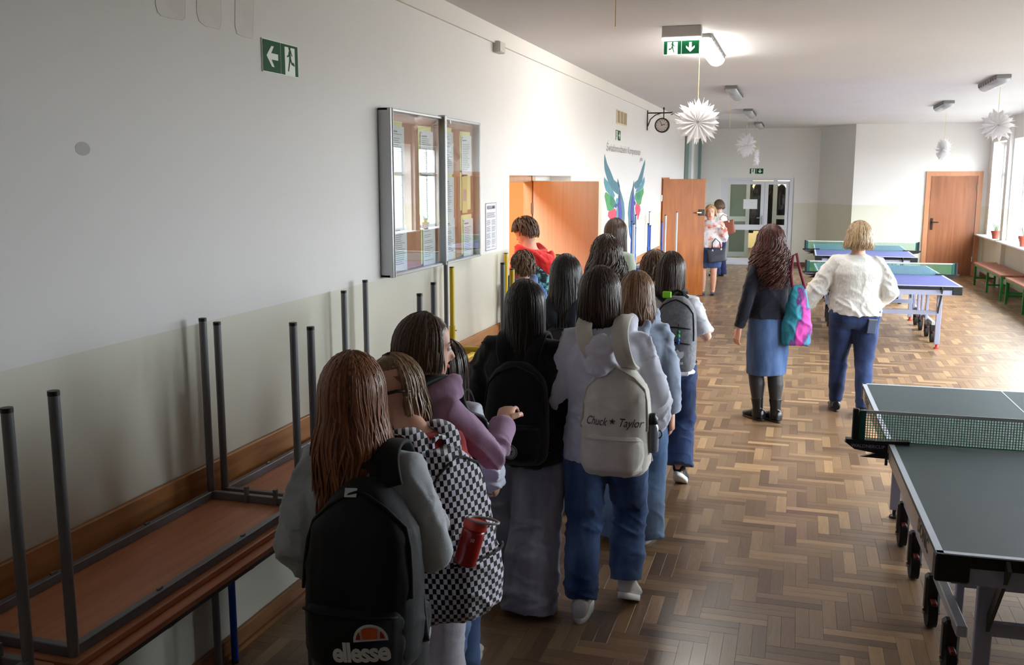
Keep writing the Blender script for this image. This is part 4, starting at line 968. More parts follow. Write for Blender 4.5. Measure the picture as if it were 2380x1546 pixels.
fea([(1020, 435), (1025, 520), (985, 740), (960, 880), (900, 980), (830, 1030), (800, 960), (820, 890), (880, 840), (930, 700), (975, 560)], 'teal', 1)
fea([(1010, 780), (1015, 880), (980, 1000), (900, 1080), (830, 1100), (850, 1030), (940, 930), (980, 830)], 'teal2', 2)
fea([(803, 850), (780, 960), (750, 1100), (790, 1000), (805, 920)], 'slate', 3)
fea([(795, 980), (740, 1120), (705, 1300), (684, 1500), (700, 1750), (730, 1750), (722, 1500), (745, 1250)], 'teal', 2)
fea([(990, 1000), (995, 1100), (960, 1200), (940, 1320), (900, 1360), (850, 1300), (820, 1200), (830, 1110), (900, 1080), (960, 1030)], 'green', 1)
fea([(900, 1080), (940, 1160), (900, 1260), (850, 1200), (850, 1110)], 'green2', 2)
fea([(850, 1310), (920, 1360), (930, 1450), (900, 1560), (880, 1650), (840, 1560), (820, 1400)], 'red', 2)
fea([(780, 1100), (755, 1250), (735, 1500), (750, 1800), (775, 1800), (785, 1400), (800, 1200)], 'indigo', 3)
fea([(810, 1250), (840, 1310), (815, 1370), (795, 1300)], 'indigo', 3)
fea([(812, 1130), (800, 1230), (812, 1300), (826, 1210)], 'cyan', 3)
fea([(800, 1400), (790, 1550), (815, 1720), (830, 1600)], 'teal2', 3)
B_ = (1380, 470, 7.933)
fea([(640, 420), (655, 600), (700, 750), (735, 600), (730, 440)], 'blue', 3, *B_)
fea([(655, 420), (668, 560), (690, 660), (700, 500)], 'cyan', 4, *B_)
fea([(740, 540), (700, 650), (680, 760), (685, 830), (725, 960), (742, 800)], 'red', 3, *B_)
def wall_text(txt, X, Y, size, wid, mat, parent, thick=0.0):
    c = at_x(X, Y, XL); v, f = text_mesh(txt, size, thick, 0.25)
    k = wid/(v[:, 0].max()-v[:, 0].min())
    o = link_mesh('lettering', np.stack([np.full(len(v), 0.0015), v[:, 0]*k+c[1]-12.7, v[:, 1]+c[2]-1.6], 1), f, mat, parent, smooth=False)
PEN = M('grey_brush_pen', rgb(128, 120, 118), 0.8)
wall_text('Świadomodzielni Kompetentni', 1452, 349, 0.13, 2.55, PEN, wg)
wall_text('gdzie', 1490, 370, 0.085, 0.26, PEN, wg)

# ------------------------------------------------------------------ people
SKIN = M('skin_fair', rgb(224, 172, 148), 0.5, var=0.05, scale=20, sss=0.15)
SKINT = M('black_tights', rgb(26, 22, 24), 0.6, sheen=0.3)
EYEW = M('eye_white', rgb(235, 232, 228), 0.2); IRIS = M('iris_brown', rgb(60, 44, 34), 0.2); LIP = M('lip_rose', rgb(186, 98, 96), 0.4)
def fabric(name, col, var=0.08, scale=14, bump=0.35, bscale=420, rough=0.92, sheen=0.25, stretch=(1, 1, 1)):
    return M(name, col, rough, var=var, scale=scale, bump=bump, bscale=bscale, sheen=sheen, stretch=stretch, spec=0.25)
def denim(name, dark, light):
    if name in MATS: return MATS[name]
    m = fabric(name, dark, 0.0, bump=0.4, bscale=600, sheen=0.1); n = m.node_tree.nodes; L = m.node_tree.links
    tc = n.new('ShaderNodeTexCoord'); mp = n.new('ShaderNodeMapping'); mp.inputs['Scale'].default_value = (9, 9, 2.6); L.new(tc.outputs['Object'], mp.inputs[0])
    a = n.new('ShaderNodeTexNoise'); a.inputs['Scale'].default_value = 1.0; a.inputs['Detail'].default_value = 6; L.new(mp.outputs[0], a.inputs[0])
    b = n.new('ShaderNodeTexNoise'); b.inputs['Scale'].default_value = 260; b.inputs['Detail'].default_value = 2; L.new(tc.outputs['Object'], b.inputs[0])
    mr = n.new('ShaderNodeMapRange'); mr.inputs[1].default_value = 0.32; mr.inputs[2].default_value = 0.72; L.new(a.outputs['Fac'], mr.inputs[0])
    ad = n.new('ShaderNodeMath'); ad.operation = 'MULTIPLY_ADD'; ad.inputs[1].default_value = 0.35; ad.use_clamp = True; L.new(b.outputs['Fac'], ad.inputs[0]); 
    sb = n.new('ShaderNodeMath'); sb.operation = 'SUBTRACT'; sb.inputs[1].default_value = 0.17; L.new(mr.outputs[0], sb.inputs[0]); L.new(sb.outputs[0], ad.inputs[2])
    mx = n.new('ShaderNodeMix'); mx.data_type = 'RGBA'; mx.inputs[6].default_value = dark; mx.inputs[7].default_value = light; L.new(ad.outputs[0], mx.inputs[0])
    L.new(mx.outputs[2], n['Principled BSDF'].inputs['Base Color'])
    return m
def hairmat(name, c1, c2, rough=0.38):
    if name in MATS: return MATS[name]
    m = bpy.data.materials.new(name); m.use_nodes = True; nt = m.node_tree; n = nt.nodes; L = nt.links
    b = n['Principled BSDF']; b.inputs['Roughness'].default_value = rough; b.inputs['Specular IOR Level'].default_value = 0.45
    g = n.new('ShaderNodeNewGeometry'); tc = n.new('ShaderNodeTexCoord'); mp = n.new('ShaderNodeMapping'); mp.inputs['Scale'].default_value = (150, 150, 4)
    L.new(tc.outputs['Object'], mp.inputs[0]); no = n.new('ShaderNodeTexNoise'); no.inputs['Scale'].default_value = 1.0; no.inputs['Detail'].default_value = 3; L.new(mp.outputs[0], no.inputs[0])
    ad = n.new('ShaderNodeMath'); ad.operation = 'MULTIPLY_ADD'; ad.inputs[1].default_value = 0.6; L.new(g.outputs['Random Per Island'], ad.inputs[0])
    sc = n.new('ShaderNodeMath'); sc.operation = 'MULTIPLY_ADD'; sc.inputs[1].default_value = 1.1; sc.inputs[2].default_value = -0.35; L.new(no.outputs['Fac'], sc.inputs[0]); L.new(sc.outputs[0], ad.inputs[2])
    mx = n.new('ShaderNodeMix'); mx.data_type = 'RGBA'; mx.clamp_factor = True; mx.inputs[6].default_value = c1; mx.inputs[7].default_value = c2; L.new(ad.outputs[0], mx.inputs[0]); L.new(mx.outputs[2], b.inputs['Base Color'])
    bp = n.new('ShaderNodeBump'); bp.inputs['Strength'].default_value = 0.5; bp.inputs['Distance'].default_value = 0.002; L.new(no.outputs['Fac'], bp.inputs['Height']); L.new(bp.outputs[0], b.inputs['Normal'])
    MATS[name] = m
    return m
def ering(c, hw, hd, n=24, e=2.3, u=(1, 0, 0), v=(0, 1, 0)):
    a = np.arange(n)*2*math.pi/n; x = np.sign(np.cos(a))*np.abs(np.cos(a))**(2/e)*hw; y = np.sign(np.sin(a))*np.abs(np.sin(a))**(2/e)*hd
    return np.array(c)+x[:, None]*np.array(u)+y[:, None]*np.array(v)
def rot3(yaw, pitch, roll=0.0):
    return np.array(Matrix.Rotation(yaw, 3, 'Z')@Matrix.Rotation(pitch, 3, 'X')@Matrix.Rotation(roll, 3, 'Y'))
def ik(hip, foot, l1, l2, fwd):
    d = foot-hip; L = min(np.linalg.norm(d), (l1+l2)*0.999); dn = nrm(d)
    a = (l1*l1-l2*l2+L*L)/(2*L); hgt = math.sqrt(max(l1*l1-a*a, 0)); f = nrm(fwd-dn*(fwd@dn))
    return hip+dn*a+f*hgt, hip+dn*L
def hand_mesh(w, d, nrmv, thumb, s, curl=0.45, spread=0.12):
    """five-fingered hand: w wrist, d along the hand, nrmv palm side, thumb direction; s = hand length"""
    d, n_, t = nrm(d), nrm(nrmv), nrm(thumb); m = MB()
    p0, p1, p2 = w, w+d*s*0.22, w+d*s*0.50
    m.tube([w-d*s*0.12, p0, p1, p2], [s*0.15, s*0.16, s*0.21, s*0.215], 12, [0.75, 0.72, 0.5, 0.45], up=n_)
    for k, (off, L, r) in enumerate(((0.155, 0.42, 0.052), (0.055, 0.47, 0.055), (-0.05, 0.44, 0.052), (-0.145, 0.35, 0.045))):
        b = w+d*s*0.46+t*s*off; dd = nrm(d+t*off*spread*6); p = [b]; r_ = [s*r*1.05]; ang = 0.0
        for j, fr in enumerate((0.45, 0.30, 0.25)):
            ang += curl*(0.7 if j == 0 else 1.0)
            p.append(p[-1]+(dd*math.cos(ang)+n_*math.sin(ang))*s*L*fr); r_.append(s*r*(1.0-0.14*(j+1)))
        m.tube(p, r_, 8); m.sphere(p[-1], r_[-1]*1.0, 8, 6)
    b = w+d*s*0.12+t*s*0.14; p = [b, b+nrm(t*0.8+d*0.7+n_*0.25)*s*0.2, b+nrm(t*0.8+d*0.7+n_*0.25)*s*0.2+nrm(t*0.25+d*0.9+n_*0.4)*s*0.17, b+nrm(t*0.8+d*0.7+n_*0.25)*s*0.2+nrm(t*0.1+d*0.85+n_*0.55)*s*0.30]
    m.tube(p, [s*0.085, s*0.068, s*0.058, s*0.045], 8); m.sphere(p[-1], s*0.045, 8, 6)
    return m
class Person: pass
def person(label, x, y, face, h, w=1.0, adult=False, hip_w=1.0, yaw=0.0, pitch=0.0, roll=0.0, head_off=(0, 0), footL=(-0.085, 0.0, 0.0), footR=(0.085, 0.0, 0.0), tipL=0.0, tipR=0.0,
           armL=((-0.15, -0.05, -1), (-0.05, 0.15, -1)), armR=((0.15, -0.05, -1), (0.05, 0.15, -1)), lean=0.0, vox=0.011, skin=None, face_parts=False, group=None, palm=None, curl=0.45, headscale=1.0, knee=0.0, handvox=0.0):
    P = Person(); P.h = h; P.seed = int(abs(x*997+y*131))
    P.root = thing('person', label, 'person', (x, y, 0), math.radians(face), group)
    P.M = rotM(x, y, 0, math.radians(face)); P.w = w
    HH = (0.225 if adult else 0.212)*headscale; P.HH = HH
    ln = lambda z: max(0, z-0.5*h)*math.tan(lean)
    P.ln = ln
    P.hipz = 0.505*h-knee; P.shz = 0.808*h
    P.neck = np.array([head_off[0]*0.5, ln(0.85*h)+head_off[1]*0.5, 0.845*h]); P.R = rot3(yaw, pitch, roll)
    P.chinpivot = np.array([head_off[0], ln(0.88*h)+0.008+head_off[1], h-HH*0.80-0.012])
    def hp(a, b, c): return P.chinpivot+P.R@np.array([a*HH, b*HH, (c-0.20)*HH])    # head coordinates in head heights, z 0 chin .. 1 crown
    P.hp = hp
    sw = 0.088*h*w
    P.sh = {-1: np.array([-sw, ln(P.shz)-0.005, P.shz-0.012]), 1: np.array([sw, ln(P.shz)-0.005, P.shz-0.012])}
    ua, fa = 0.172*h, 0.150*h; P.elb = {}; P.wri = {}; P.fd = {}
    for s, arm in ((-1, armL), (1, armR)):
        P.elb[s] = P.sh[s]+nrm(arm[0])*ua; P.wri[s] = P.elb[s]+nrm(arm[1])*fa; P.fd[s] = nrm(arm[1])
    P.hip = {s: np.array([s*0.056*h*hip_w, 0, P.hipz]) for s in (-1, 1)}; P.ank = {}; P.kne = {}; P.foot = {}; P.tip = {-1: tipL, 1: tipR}
    for s, ft in ((-1, footL), (1, footR)):
        ft = np.array(ft, float); a = ft+np.array([0, -0.045*math.cos(P.tip[s]), 0.048*h*0.9+0.10*math.sin(max(P.tip[s], 0))]); P.foot[s] = ft
        k, an = ik(P.hip[s], a, 0.2335*h, 0.2325*h, np.array([0, 1.0, 0])); P.kne[s] = k; P.ank[s] = an
    m = MB(); hw = w*h
    for rr in [[ering((0, ln(z*h)+o*h, z*h), a*hw*(hip_w if z < 0.6 else 1), b*hw, 20) for z, a, b, o in ((.465, .060, .045, 0), (.49, .090, .062, -.006), (.525, .098, .068, -.01), (.57, .09, .062, -.004), (.62, .08, .056, .0), (.68, .080, .06, .0), (.74, .088, .062, -.004), (.785, .078, .044, -.008), (.812, .046, .036, -.006), (.835, .036, .032, 0))]]: m.loft(rr)
    m.tube([np.array([0, ln(.80*h)-0.008, .80*h]), P.neck, hp(0, -0.06, 0.25), hp(0, -0.04, 0.45)], [0.042*h*w, 0.034*h, 0.034*h, 0.03*h], 14)
    prof = ((-.01, .12, .30, .04), (.04, .20, .345, -.04), (.12, .26, .365, -.16), (.25, .315, .37, -.29), (.38, .34, .365, -.38), (.5, .35, .355, -.44), (.6, .355, .37, -.47), (.72, .35, .365, -.475), (.82, .315, .32, -.44), (.91, .24, .235, -.34), (.97, .14, .12, -.2), (.995, .05, .03, -.1))
    m.loft([np.array([hp(px, py, z) for px, py in zip(a*np.sign(np.cos(t))*np.abs(np.cos(t))**0.9, (yf+yb)/2+(yf-yb)/2*np.sin(t))]) for z, a, yf, yb in prof for t in [np.arange(24)*2*math.pi/24]])
    m.tube([hp(0, .33, .56), hp(0, .385, .46), hp(0, .455, .345), hp(0, .40, .30)], [HH*.035, HH*.05, HH*.068, HH*.05], 8)
    for s in (-1, 1):
        m.tube([hp(s*.33, -.03, .34), hp(s*.375, -.07, .42), hp(s*.385, -.085, .50), hp(s*.35, -.06, .545)], [HH*.03, HH*.065, HH*.075, HH*.04], 8, 0.5, up=P.R@np.array([1.0, 0, 0]))
        m.tube([hp(s*.08, .345, .575), hp(s*.24, .30, .575)], [HH*.04, HH*.04], 8)
        m.tube([P.sh[s]*np.array([0.55, 1, 1])-np.array([0, 0, .016*h]), P.sh[s]-np.array([0, 0, .014*h]), P.sh[s]*0.5+P.elb[s]*0.5, P.elb[s], P.elb[s]*0.6+P.wri[s]*0.4, P.wri[s]], np.array([.026, .028, .026, .023, .023, .017])*h*(0.6+0.4*w), 14)
        K, A, H_ = P.kne[s], P.ank[s], P.hip[s]
        m.tube([H_+np.array([0, 0, .02*h]), H_*.6+K*.4, K, K*.62+A*.38+np.array([0, -.008, 0]), A], np.array([.047*hip_w, .043*hip_w, .031, .032, .021])*h*(0.5+0.5*w), 14)
        td = np.array([0, math.cos(P.tip[s]), -math.sin(P.tip[s])])
        m.tube([A-td*0.005, A+td*0.05-np.array([0, 0, .018])], [.020*h, .015*h], 10)
    if not face_parts and vox > 0.0085 and h > 0: pass
    v, f = bake(m, vox, 3)
    allm = MB().add(v, f)
    for s in (-1, 1):
        d = P.fd[s]; n_ = np.array([-s*1.0, 0.15, 0]) if palm is None or palm.get(s) is None else np.array(palm[s], float)
        n_ = nrm(n_-d*(n_@d)); t = np.cross(d, n_); t = t if t[1]+0.4*t[2] > 0 else -t
        hm = hand_mesh(P.wri[s]+d*0.012, d, n_, t, 0.105*h, curl)
        if handvox: hv, hf = bake(hm, handvox, 2); allm.add(hv, hf)
        else: allm.add(hm.arr(), hm.f)
    P.body = obj('body', allm, skin or SKIN, P.root, smooth=True)
    if face_parts:
        for s in (-1, 1):
            e = obj('eye', MB().sphere(hp(s*.15, .315, .51), HH*.055, 12, 8), EYEW, P.root, smooth=True)
            obj('iris', MB().sphere(hp(s*.15, .35, .51), HH*.03, 10, 6), IRIS, e, smooth=True)
            obj('eyebrow', MB().tube([hp(s*.07, .38, .60), hp(s*.15, .38, .62), hp(s*.24, .34, .60)], [HH*.012, HH*.018, HH*.01], 6), M('eyebrow_hair', rgb(112, 82, 60), 0.7), P.root, smooth=True)
        obj('mouth', MB().tube([hp(-.13, .335, .195), hp(-.06, .375, .19), hp(0, .383, .193), hp(.06, .375, .19), hp(.13, .335, .195)], [HH*.012, HH*.03, HH*.032, HH*.03, HH*.012], 8), LIP, P.root, smooth=True)
    return P
def garment(P, name, mat, hem=0.47, ease=0.02, hemw=0.0, sleeve=(.047, .042, .036), slv=1.0, neck=0.835, vox=0.0095, amp=0.006, chest=0.0, hood=False, collar=False, label=None, hemz=None, back=0.0, smooth=4, seed=0, freq=42, waist=0.0, shoulder=0.0, belly=0.0, open_=False):
    """a top: loose torso with sleeves (slv: share of the arm covered)"""
    h, w = P.h, P.w; hw = h*w; m = MB(); e = ease
    zz = [hem, hem+0.02, .56, .62, .68, .74, .785, .812, neck]
    base = {.56: (.086, .064, -.006), .62: (.080, .060, 0), .68: (.084, .064, 0), .74: (.092, .066, -.004), .785: (.088, .056, -.008), .812: (.058, .044, -.006)}
    rings = []
    for i, z in enumerate(zz):
        if z in base: a, b, o = base[z]
        elif z == neck: a, b, o = (.042, .042, -.004)
        else: a, b, o = (.094, .070, -.008)
        ee = e*(1 if z < .77 else (0.55 if z < .80 else 0.35))
        if z == neck: ee = 0.006
        ex = hemw if i < 2 else (waist if .55 < z < .66 else 0)
        rings.append(ering((0, P.ln(z*h)+o*h+(belly if .5 < z < .7 else 0)*0.5-back*(1 if z < .74 else 0.4), z*h), a*hw+ee+ex+(shoulder if .77 < z < .80 else 0), b*hw+ee+ex*0.7+chest*(1 if .66 < z < .76 else 0)+(belly if .5 < z < .7 else 0)*0.5, 28))
    if rings[2][0][2] < rings[1][0][2]: rings = rings[2:] if hem > .6 else rings
    rings = [r for i, r in enumerate(rings) if i < 2 or zz[i] > hem+0.025]
    m.loft(rings)
    if collar: m.tube([np.array([0, P.ln(.83*h)-.004, .825*h]), P.neck+np.array([0, 0, .012])], [.043*h, .038*h], 16)
    for s in (-1, 1):
        S, E, W = P.sh[s], P.elb[s], P.wri[s]
        sleeve = tuple(q*.86 for q in sleeve); pts = [S*np.array([.45, 1, 1])+np.array([0, 0, -.014*h]), S+np.array([0, 0, -.012*h]), S*.5+E*.5, E]; rr = [sleeve[0]*.98, sleeve[0]*.96, (sleeve[0]+sleeve[1])/2, sleeve[1]]
        if slv >= 1.0:
            pts += [E*.45+W*.55, W-P.fd[s]*0.028, W-P.fd[s]*0.004]; rr += [sleeve[1]*.97, sleeve[2]*1.12, sleeve[2]*.82]
        elif slv > 0.5:
            k = (slv-.5)*2; pts.append(E*(1-k)+W*k); rr.append(sleeve[2])
        else:
            k = slv*2; pts = pts[:2]+[S*(1-k)+E*k]; rr = rr[:2]+[sleeve[1]]
        m.tube(pts, np.array(rr)*h*(.55+.45*w), 18)
    if hood:
        c = np.array([0, P.ln(.82*h)-.066*h-ease, .795*h])
        m.sphere(c+np.array([0, -.010*h, -.030*h]), (.050*h, .036*h, .062*h), 16, 10)
        for k in range(3):
            a = np.linspace(.25, math.pi-.25, 12); m.tube([np.array([math.cos(q)*(.058-.008*k)*h, P.ln(.8*h)-(.034+.072*math.sin(q))*h-ease*.9-.004*k*h, (.835-.030*k-(.062-.006*k)*math.sin(q)**1.5)*h]) for q in a], .015*h, 8)
        for k in range(2):
            a = np.linspace(-0.35, math.pi+0.35, 14); m.tube([np.array([math.cos(q)*.066*h, P.ln(.84*h)+.022*h-math.sin(q)*.078*h, (.845-.030*max(0, math.sin(q)))*h+.004-k*.022*h]) for q in a], .021*h, 10)
    hemH = hem*h
    sd = P.seed+seed+len(name)
    def mask(v):
        k = np.ones(len(v)); k *= 0.55+0.6*np.clip(1-(v[:, 2]-hemH)/(0.22*h), 0, 1)
        arm = np.abs(v[:, 0]) > .115*h*w; k[arm] = 1.25
        return k
    f1 = folds(sd, amp*1.9, freq, (0.2, 0.1, 0.6), 0.7, 4, mask)
    v, f = bake(m, vox, smooth, f1)
    P.top = link_mesh(name, v, f, mat, P.root)
    if label: P.top['label'] = label
    return P.top
def trousers(P, name, mat, rad=(.066, .066, .056, .056, .06), hemz=0.03, waist=.585, vox=0.0095, amp=0.006, hip_w=1.0, label=None, freq=34, seatd=0.0):
    h, w = P.h, P.w; hw = h*w; m = MB()
    m.loft([ering((0, o*h, z*h), a*hw*hip_w+.008, b*hw+.008+seatd, 24) for z, a, b, o in ((.455, .078, .05, -.004), (.49, .098, .066, -.009), (.53, .101, .070, -.012), (.56, .094, .066, -.008), (waist, .088, .062, -.004))])
    kz = []
    for s in (-1, 1):
        K, A, H_ = P.kne[s], P.ank[s], P.hip[s]; dn = nrm(A-K)
        end = A+dn*(P.ank[s][2]-hemz-P.foot[s][2])*0.9 if P.tip[s] <= 0.2 else A-dn*(.022*h)
        pts = [H_+np.array([0, 0, .02*h]), H_*.55+K*.45, K+np.array([0, .004, 0]), K*.5+A*.5+np.array([0, -.012*h, 0]), end]
        m.tube(pts, np.array(rad)*h*(.45+.55*w), 20); kz.append(K[2])
    def mask(v): z = v[:, 2]/h; return .45+.9*np.exp(-((z-.27)/.05)**2)+1.2*np.clip(1-(z-.03)/.15, 0, 1)+.5*np.exp(-((z-.47)/.03)**2)
    v, f = bake(m, vox, 3, folds(P.seed+5, amp*1.7, freq, (0, .2, 1), .35, 4, mask))
    o = link_mesh(name, v, f, mat, P.root)
    if label: o['label'] = label
    return o
def skirt(P, mat, z0, z1, hw0, hd0, hw1, hd1, vox=0.011, amp=0.004, slit=False, label=None, yo=0.0):
    h = P.h; m = MB(); n_ = 7
    m.loft([ering((0, -.008*h+yo*(1-t), (z0+(z1-z0)*t)*h), (hw0+(hw1-hw0)*t)+.012*math.sin(math.pi*t)**1.0*(1 if z1-z0 > .2 else 1), hd0+(hd1-hd0)*t+.016*math.sin(math.pi*t), 28) for t in np.linspace(0, 1, n_)])
    v, f = bake(m, vox, 3, folds(P.seed+9, amp, 30, (1, .3, .3), .5, 3))
    o = link_mesh('skirt', v, f, mat, P.root)
    if label: o['label'] = label
    obj('waistband', MB().loft([ering((0, -.008*h, z1*h-.035), hw1-.012, hd1-.012, 28), ering((0, -.008*h, z1*h+.002), hw1-.016, hd1-.016, 28)]), mat, o, smooth=True)
    return o
def shoes(P, mat, sole, kind='sneaker', L=None, label=None):
    L = L or .152*P.h; h = P.h
    for s in (-1, 1):
        q = P.tip[s]; c = P.foot[s]
        R_ = np.array(Matrix.Rotation(-q, 3, 'X')); toe = 0.02*s
        def tf(v):
            v = np.asarray(v, float); piv = np.array([0, L*.30, 0]); v = (v-piv)@R_.T+piv
            ca, sa = math.cos(-toe*3), math.sin(-toe*3); v = np.stack([v[:, 0]*ca-v[:, 1]*sa, v[:, 0]*sa+v[:, 1]*ca, v[:, 2]], 1)
            return v+c
        wd = L*.17; r = []; z0 = .024 if kind == 'sneaker' else .014
        spec = ((-.44, .62, .05), (-.40, .80, .085), (-.30, .88, .098), (-.15, .86, .100), (0.0, .84, .088), (.14, .94, .068), (.30, 1.05, .052), (.44, .98, .042), (.54, .66, .034), (.575, .3, .026)) if kind != 'pump' else ((-.44, .6, .04), (-.38, .74, .055), (-.2, .76, .05), (0, .78, .036), (.2, .9, .03), (.38, .92, .032), (.52, .55, .03), (.57, .2, .02))
        for y_, ww, zt in spec:
            a = np.arange(16)*2*math.pi/16; zt_ = z0+zt*L/.24*.9
            r.append(np.stack([np.cos(a)*wd*ww*np.where(np.sin(a) > 0, 1-.25*np.sin(a), 1), np.full(16, y_*L), (z0+zt_)/2+np.sign(np.sin(a))*np.abs(np.sin(a))**.7*(zt_-z0)/2], 1))
        v = MB().loft([tf(x_) for x_ in r])
        if kind == 'boot': v.tube([P.ank[s]+np.array([0, 0, -.03*h]), P.ank[s]+nrm(P.kne[s]-P.ank[s])*.03*h, P.ank[s]+nrm(P.kne[s]-P.ank[s])*.075*h], [.030*h, .028*h, .033*h], 14)
        v2, f2 = bake(v, .006, 2); o = link_mesh('shoe', v2, f2, mat, P.root)
        sm_ = MB().loft([tf(np.stack([np.cos(a)*1, np.sin(a)*1, 0*a], 1)*0+np.array([[math.cos(t)*wd*(1.04 if math.sin(t) > -.2 else .93), math.sin(t)*L*.52+.065*L, zz_] for t in a])) for zz_ in (0.0, z0*.5, z0+.004) for a in [np.arange(24)*2*math.pi/24]])
        obj('sole', sm_, sole, o, smooth=True)
        if kind == 'sneaker':
            la = MB()
            for k in range(4): y_ = (.02+.055*k)*L; zt = z0+(.092-.013*k)*L/.24*.92; la.tube(tf([[-wd*.42, y_, zt-.006], [0, y_+.004, zt+.003], [wd*.42, y_, zt-.006]]), .0035, 6)
            obj('laces', la, sole, o, smooth=True)
def hair(P, mat, style='long', length=.30, N=260, K=13, prof=((0, 1, 1), (.12, .98, .95), (.3, 1.0, .9)), gap=0.95, wave=.006, freq=22, curl=0.0, rl=.0085, drop=.5, part=None, seed=0, vol=.012, jit=.12, back_flat=None, yaw_drop=True, hw=.375, hd=.47, top=.515):
    if style == 'long': N = int(N*2.3) if P.root.location.y < 9 else N; rl *= .72; K = min(K, 14) if not curl else K
    r = np.random.default_rng(P.seed+seed); HH = P.HH
    c = P.hp(0, -.045, .50); R_ = P.R; a, b, d = hw*HH+vol, hd*HH+vol, top*HH+vol
    pr = np.array(prof, float)
    def cap(th, ph, off):  # th from crown, ph from the front (+y)
        q = np.stack([(a+off)*np.sin(th)*np.sin(ph), (b+off)*np.sin(th)*np.cos(ph), (d+off)*np.cos(th)], -1)
        return c+q@R_.T
    if style == 'short':
        ph = r.uniform(0, 2*math.pi, N); lim = np.interp(np.abs((ph+math.pi) % (2*math.pi)-math.pi), [0, .7, 1.3, 1.7, 2.2, math.pi], [1.12, 1.15, 1.35, 1.75, 2.15, 2.25])
        th0 = np.arccos(1-r.uniform(0, 1, N)*(1-np.cos(lim*.93))); dth = length/(HH*.45)
        t = np.linspace(0, 1, 6); th = th0[:, None]+dth*t*np.sign(1)*(1); ph2 = ph[:, None]+r.normal(0, .18, N)[:, None]*t
        off = .002+.006*np.sin(t*2.2)+r.uniform(0, .007, N)[:, None]
        th = np.minimum(th, (lim+.12)[:, None]); pts = cap(th, ph2, off)
        K = 6
        sh = []
        for k in range(9):
            tt = k/8
            sh.append(np.array([cap(np.array(tt*np.interp(abs((p_+math.pi) % (2*math.pi)-math.pi), [0, .7, 1.3, 1.7, 2.2, math.pi], [1.12, 1.15, 1.35, 1.75, 2.15, 2.25])+.02), np.array(p_), -.001) for p_ in np.arange(32)*2*math.pi/32]))
        shell = MB().loft(sh)
    else:
        sgn = 1
        ph = r.uniform(gap, 2*math.pi-gap, N); th0 = r.uniform(.04, 1.0, N)**1.0
        front = r.uniform(0, 1, N) < .12
        t1 = np.linspace(0, 1, 5); th = th0[:, None]+(math.pi/2-th0[:, None])*t1
        off0 = r.uniform(-.003, .004, N)
        P1 = cap(th, ph[:, None]+0*th, off0[:, None]+curl*.55*np.sin(th*16+r.uniform(0, 6.28, N)[:, None]))
        L = length*(1+r.normal(0, jit, N)); L = np.clip(L, length*.55, length*1.25)
        k2 = K-5; t2 = (np.arange(1, k2+1)/k2); s = L[:, None]*t2
        e = P1[:, -1]-c
        fx = np.interp(s, pr[:, 0], pr[:, 1]); fy = np.interp(s, pr[:, 0], pr[:, 2])
        rx = e[:, 0][:, None]*fx; ry = e[:, 1][:, None]*fy
        ph_r = r.uniform(0, 6.28, N)[:, None]; fr = freq*(1+r.normal(0, .15, N))[:, None]
        grow = np.clip(s/.08, 0, 1); tang = np.stack([np.cos(ph), -np.sin(ph)], -1)
        wv = wave*grow*np.sin(s*fr+ph_r)+r.normal(0, .008, N)[:, None]*t2
        wn = curl*grow*np.cos(s*fr+ph_r)+r.normal(0, .004, N)[:, None]*t2
        if curl: wv = wv+curl*grow*np.sin(s*fr+ph_r)
        X = c[0]+rx+tang[:, 0:1]*wv+np.sin(ph)[:, None]*wn; Y = c[1]+ry+tang[:, 1:2]*wv+np.cos(ph)[:, None]*wn
        if back_flat is not None: Y = np.maximum(Y, back_flat-.0+r.uniform(-.012, .006, N)[:, None])
        Z = P1[:, -1, 2][:, None]-s
        pts = np.concatenate([P1, np.stack([X, Y, Z], -1)], 1)
        n_ = 26; sh = []
        def cring(ctr, fxs, fys, dz, g, k):
            q = np.linspace(g, 2*math.pi-g, n_); o = []
            for p_ in q: v_ = R_@np.array([a*math.sin(p_)*.985, b*math.cos(p_)*.985, 0]); o.append([c[0]+v_[0]*fxs, max(c[1]+v_[1]*fys, back_flat if back_flat is not None else -9), c[2]+v_[2]+dz])
            o = np.array(o); i_ = np.stack([c[0]+(o[:, 0]-c[0])*k, c[1]+(o[:, 1]-c[1])*k, o[:, 2]], 1)
            return np.concatenate([o, i_[::-1]])
        for k in range(7):
            tt = .03+(math.pi/2-.03)*k/6; g = gap*min(1, max(.02, (tt-.55)/.6))
            q = np.linspace(g, 2*math.pi-g, n_); o = cap(np.full(n_, tt), q, np.full(n_, -.004)); ii = c+(o-c)*.84; sh.append(np.concatenate([o, ii[::-1]]))
        for k in range(1, 7):
            s_ = length*.80*k/6; sh.append(cring(c, np.interp(s_, pr[:, 0], pr[:, 1]), np.interp(s_, pr[:, 0], pr[:, 2]), -s_, gap, .84 if k < 6 else .95))
        shell = MB().loft(sh)
        # stray front strands framing the face
    tn = np.gradient(pts, axis=1); tn /= (np.linalg.norm(tn, axis=2, keepdims=True)+1e-9)
    rad = pts-c; rad[:, :, 2] *= .3; rad -= tn*np.sum(rad*tn, 2, keepdims=True); rad /= (np.linalg.norm(rad, axis=2, keepdims=True)+1e-9)
    bi = np.cross(tn, rad); KK = pts.shape[1]
    t = np.linspace(0, 1, KK); tap = np.interp(t, [0, .12, .6, .9, 1], [.5, 1, 1, .6, .12])
    rr = rl*r.uniform(.6, 1.15, len(pts))[:, None]*tap
    g = 4; rows = []
    for k in range(g):
        q = 2*math.pi*k/g+.3; rows.append(pts+bi*(rr*math.cos(q))[:, :, None]+rad*(rr*math.sin(q)*.36)[:, :, None])
    V = np.stack(rows, 2).reshape(-1, 3); Nn = len(pts); base = (np.arange(Nn)*KK*g)[:, None, None]
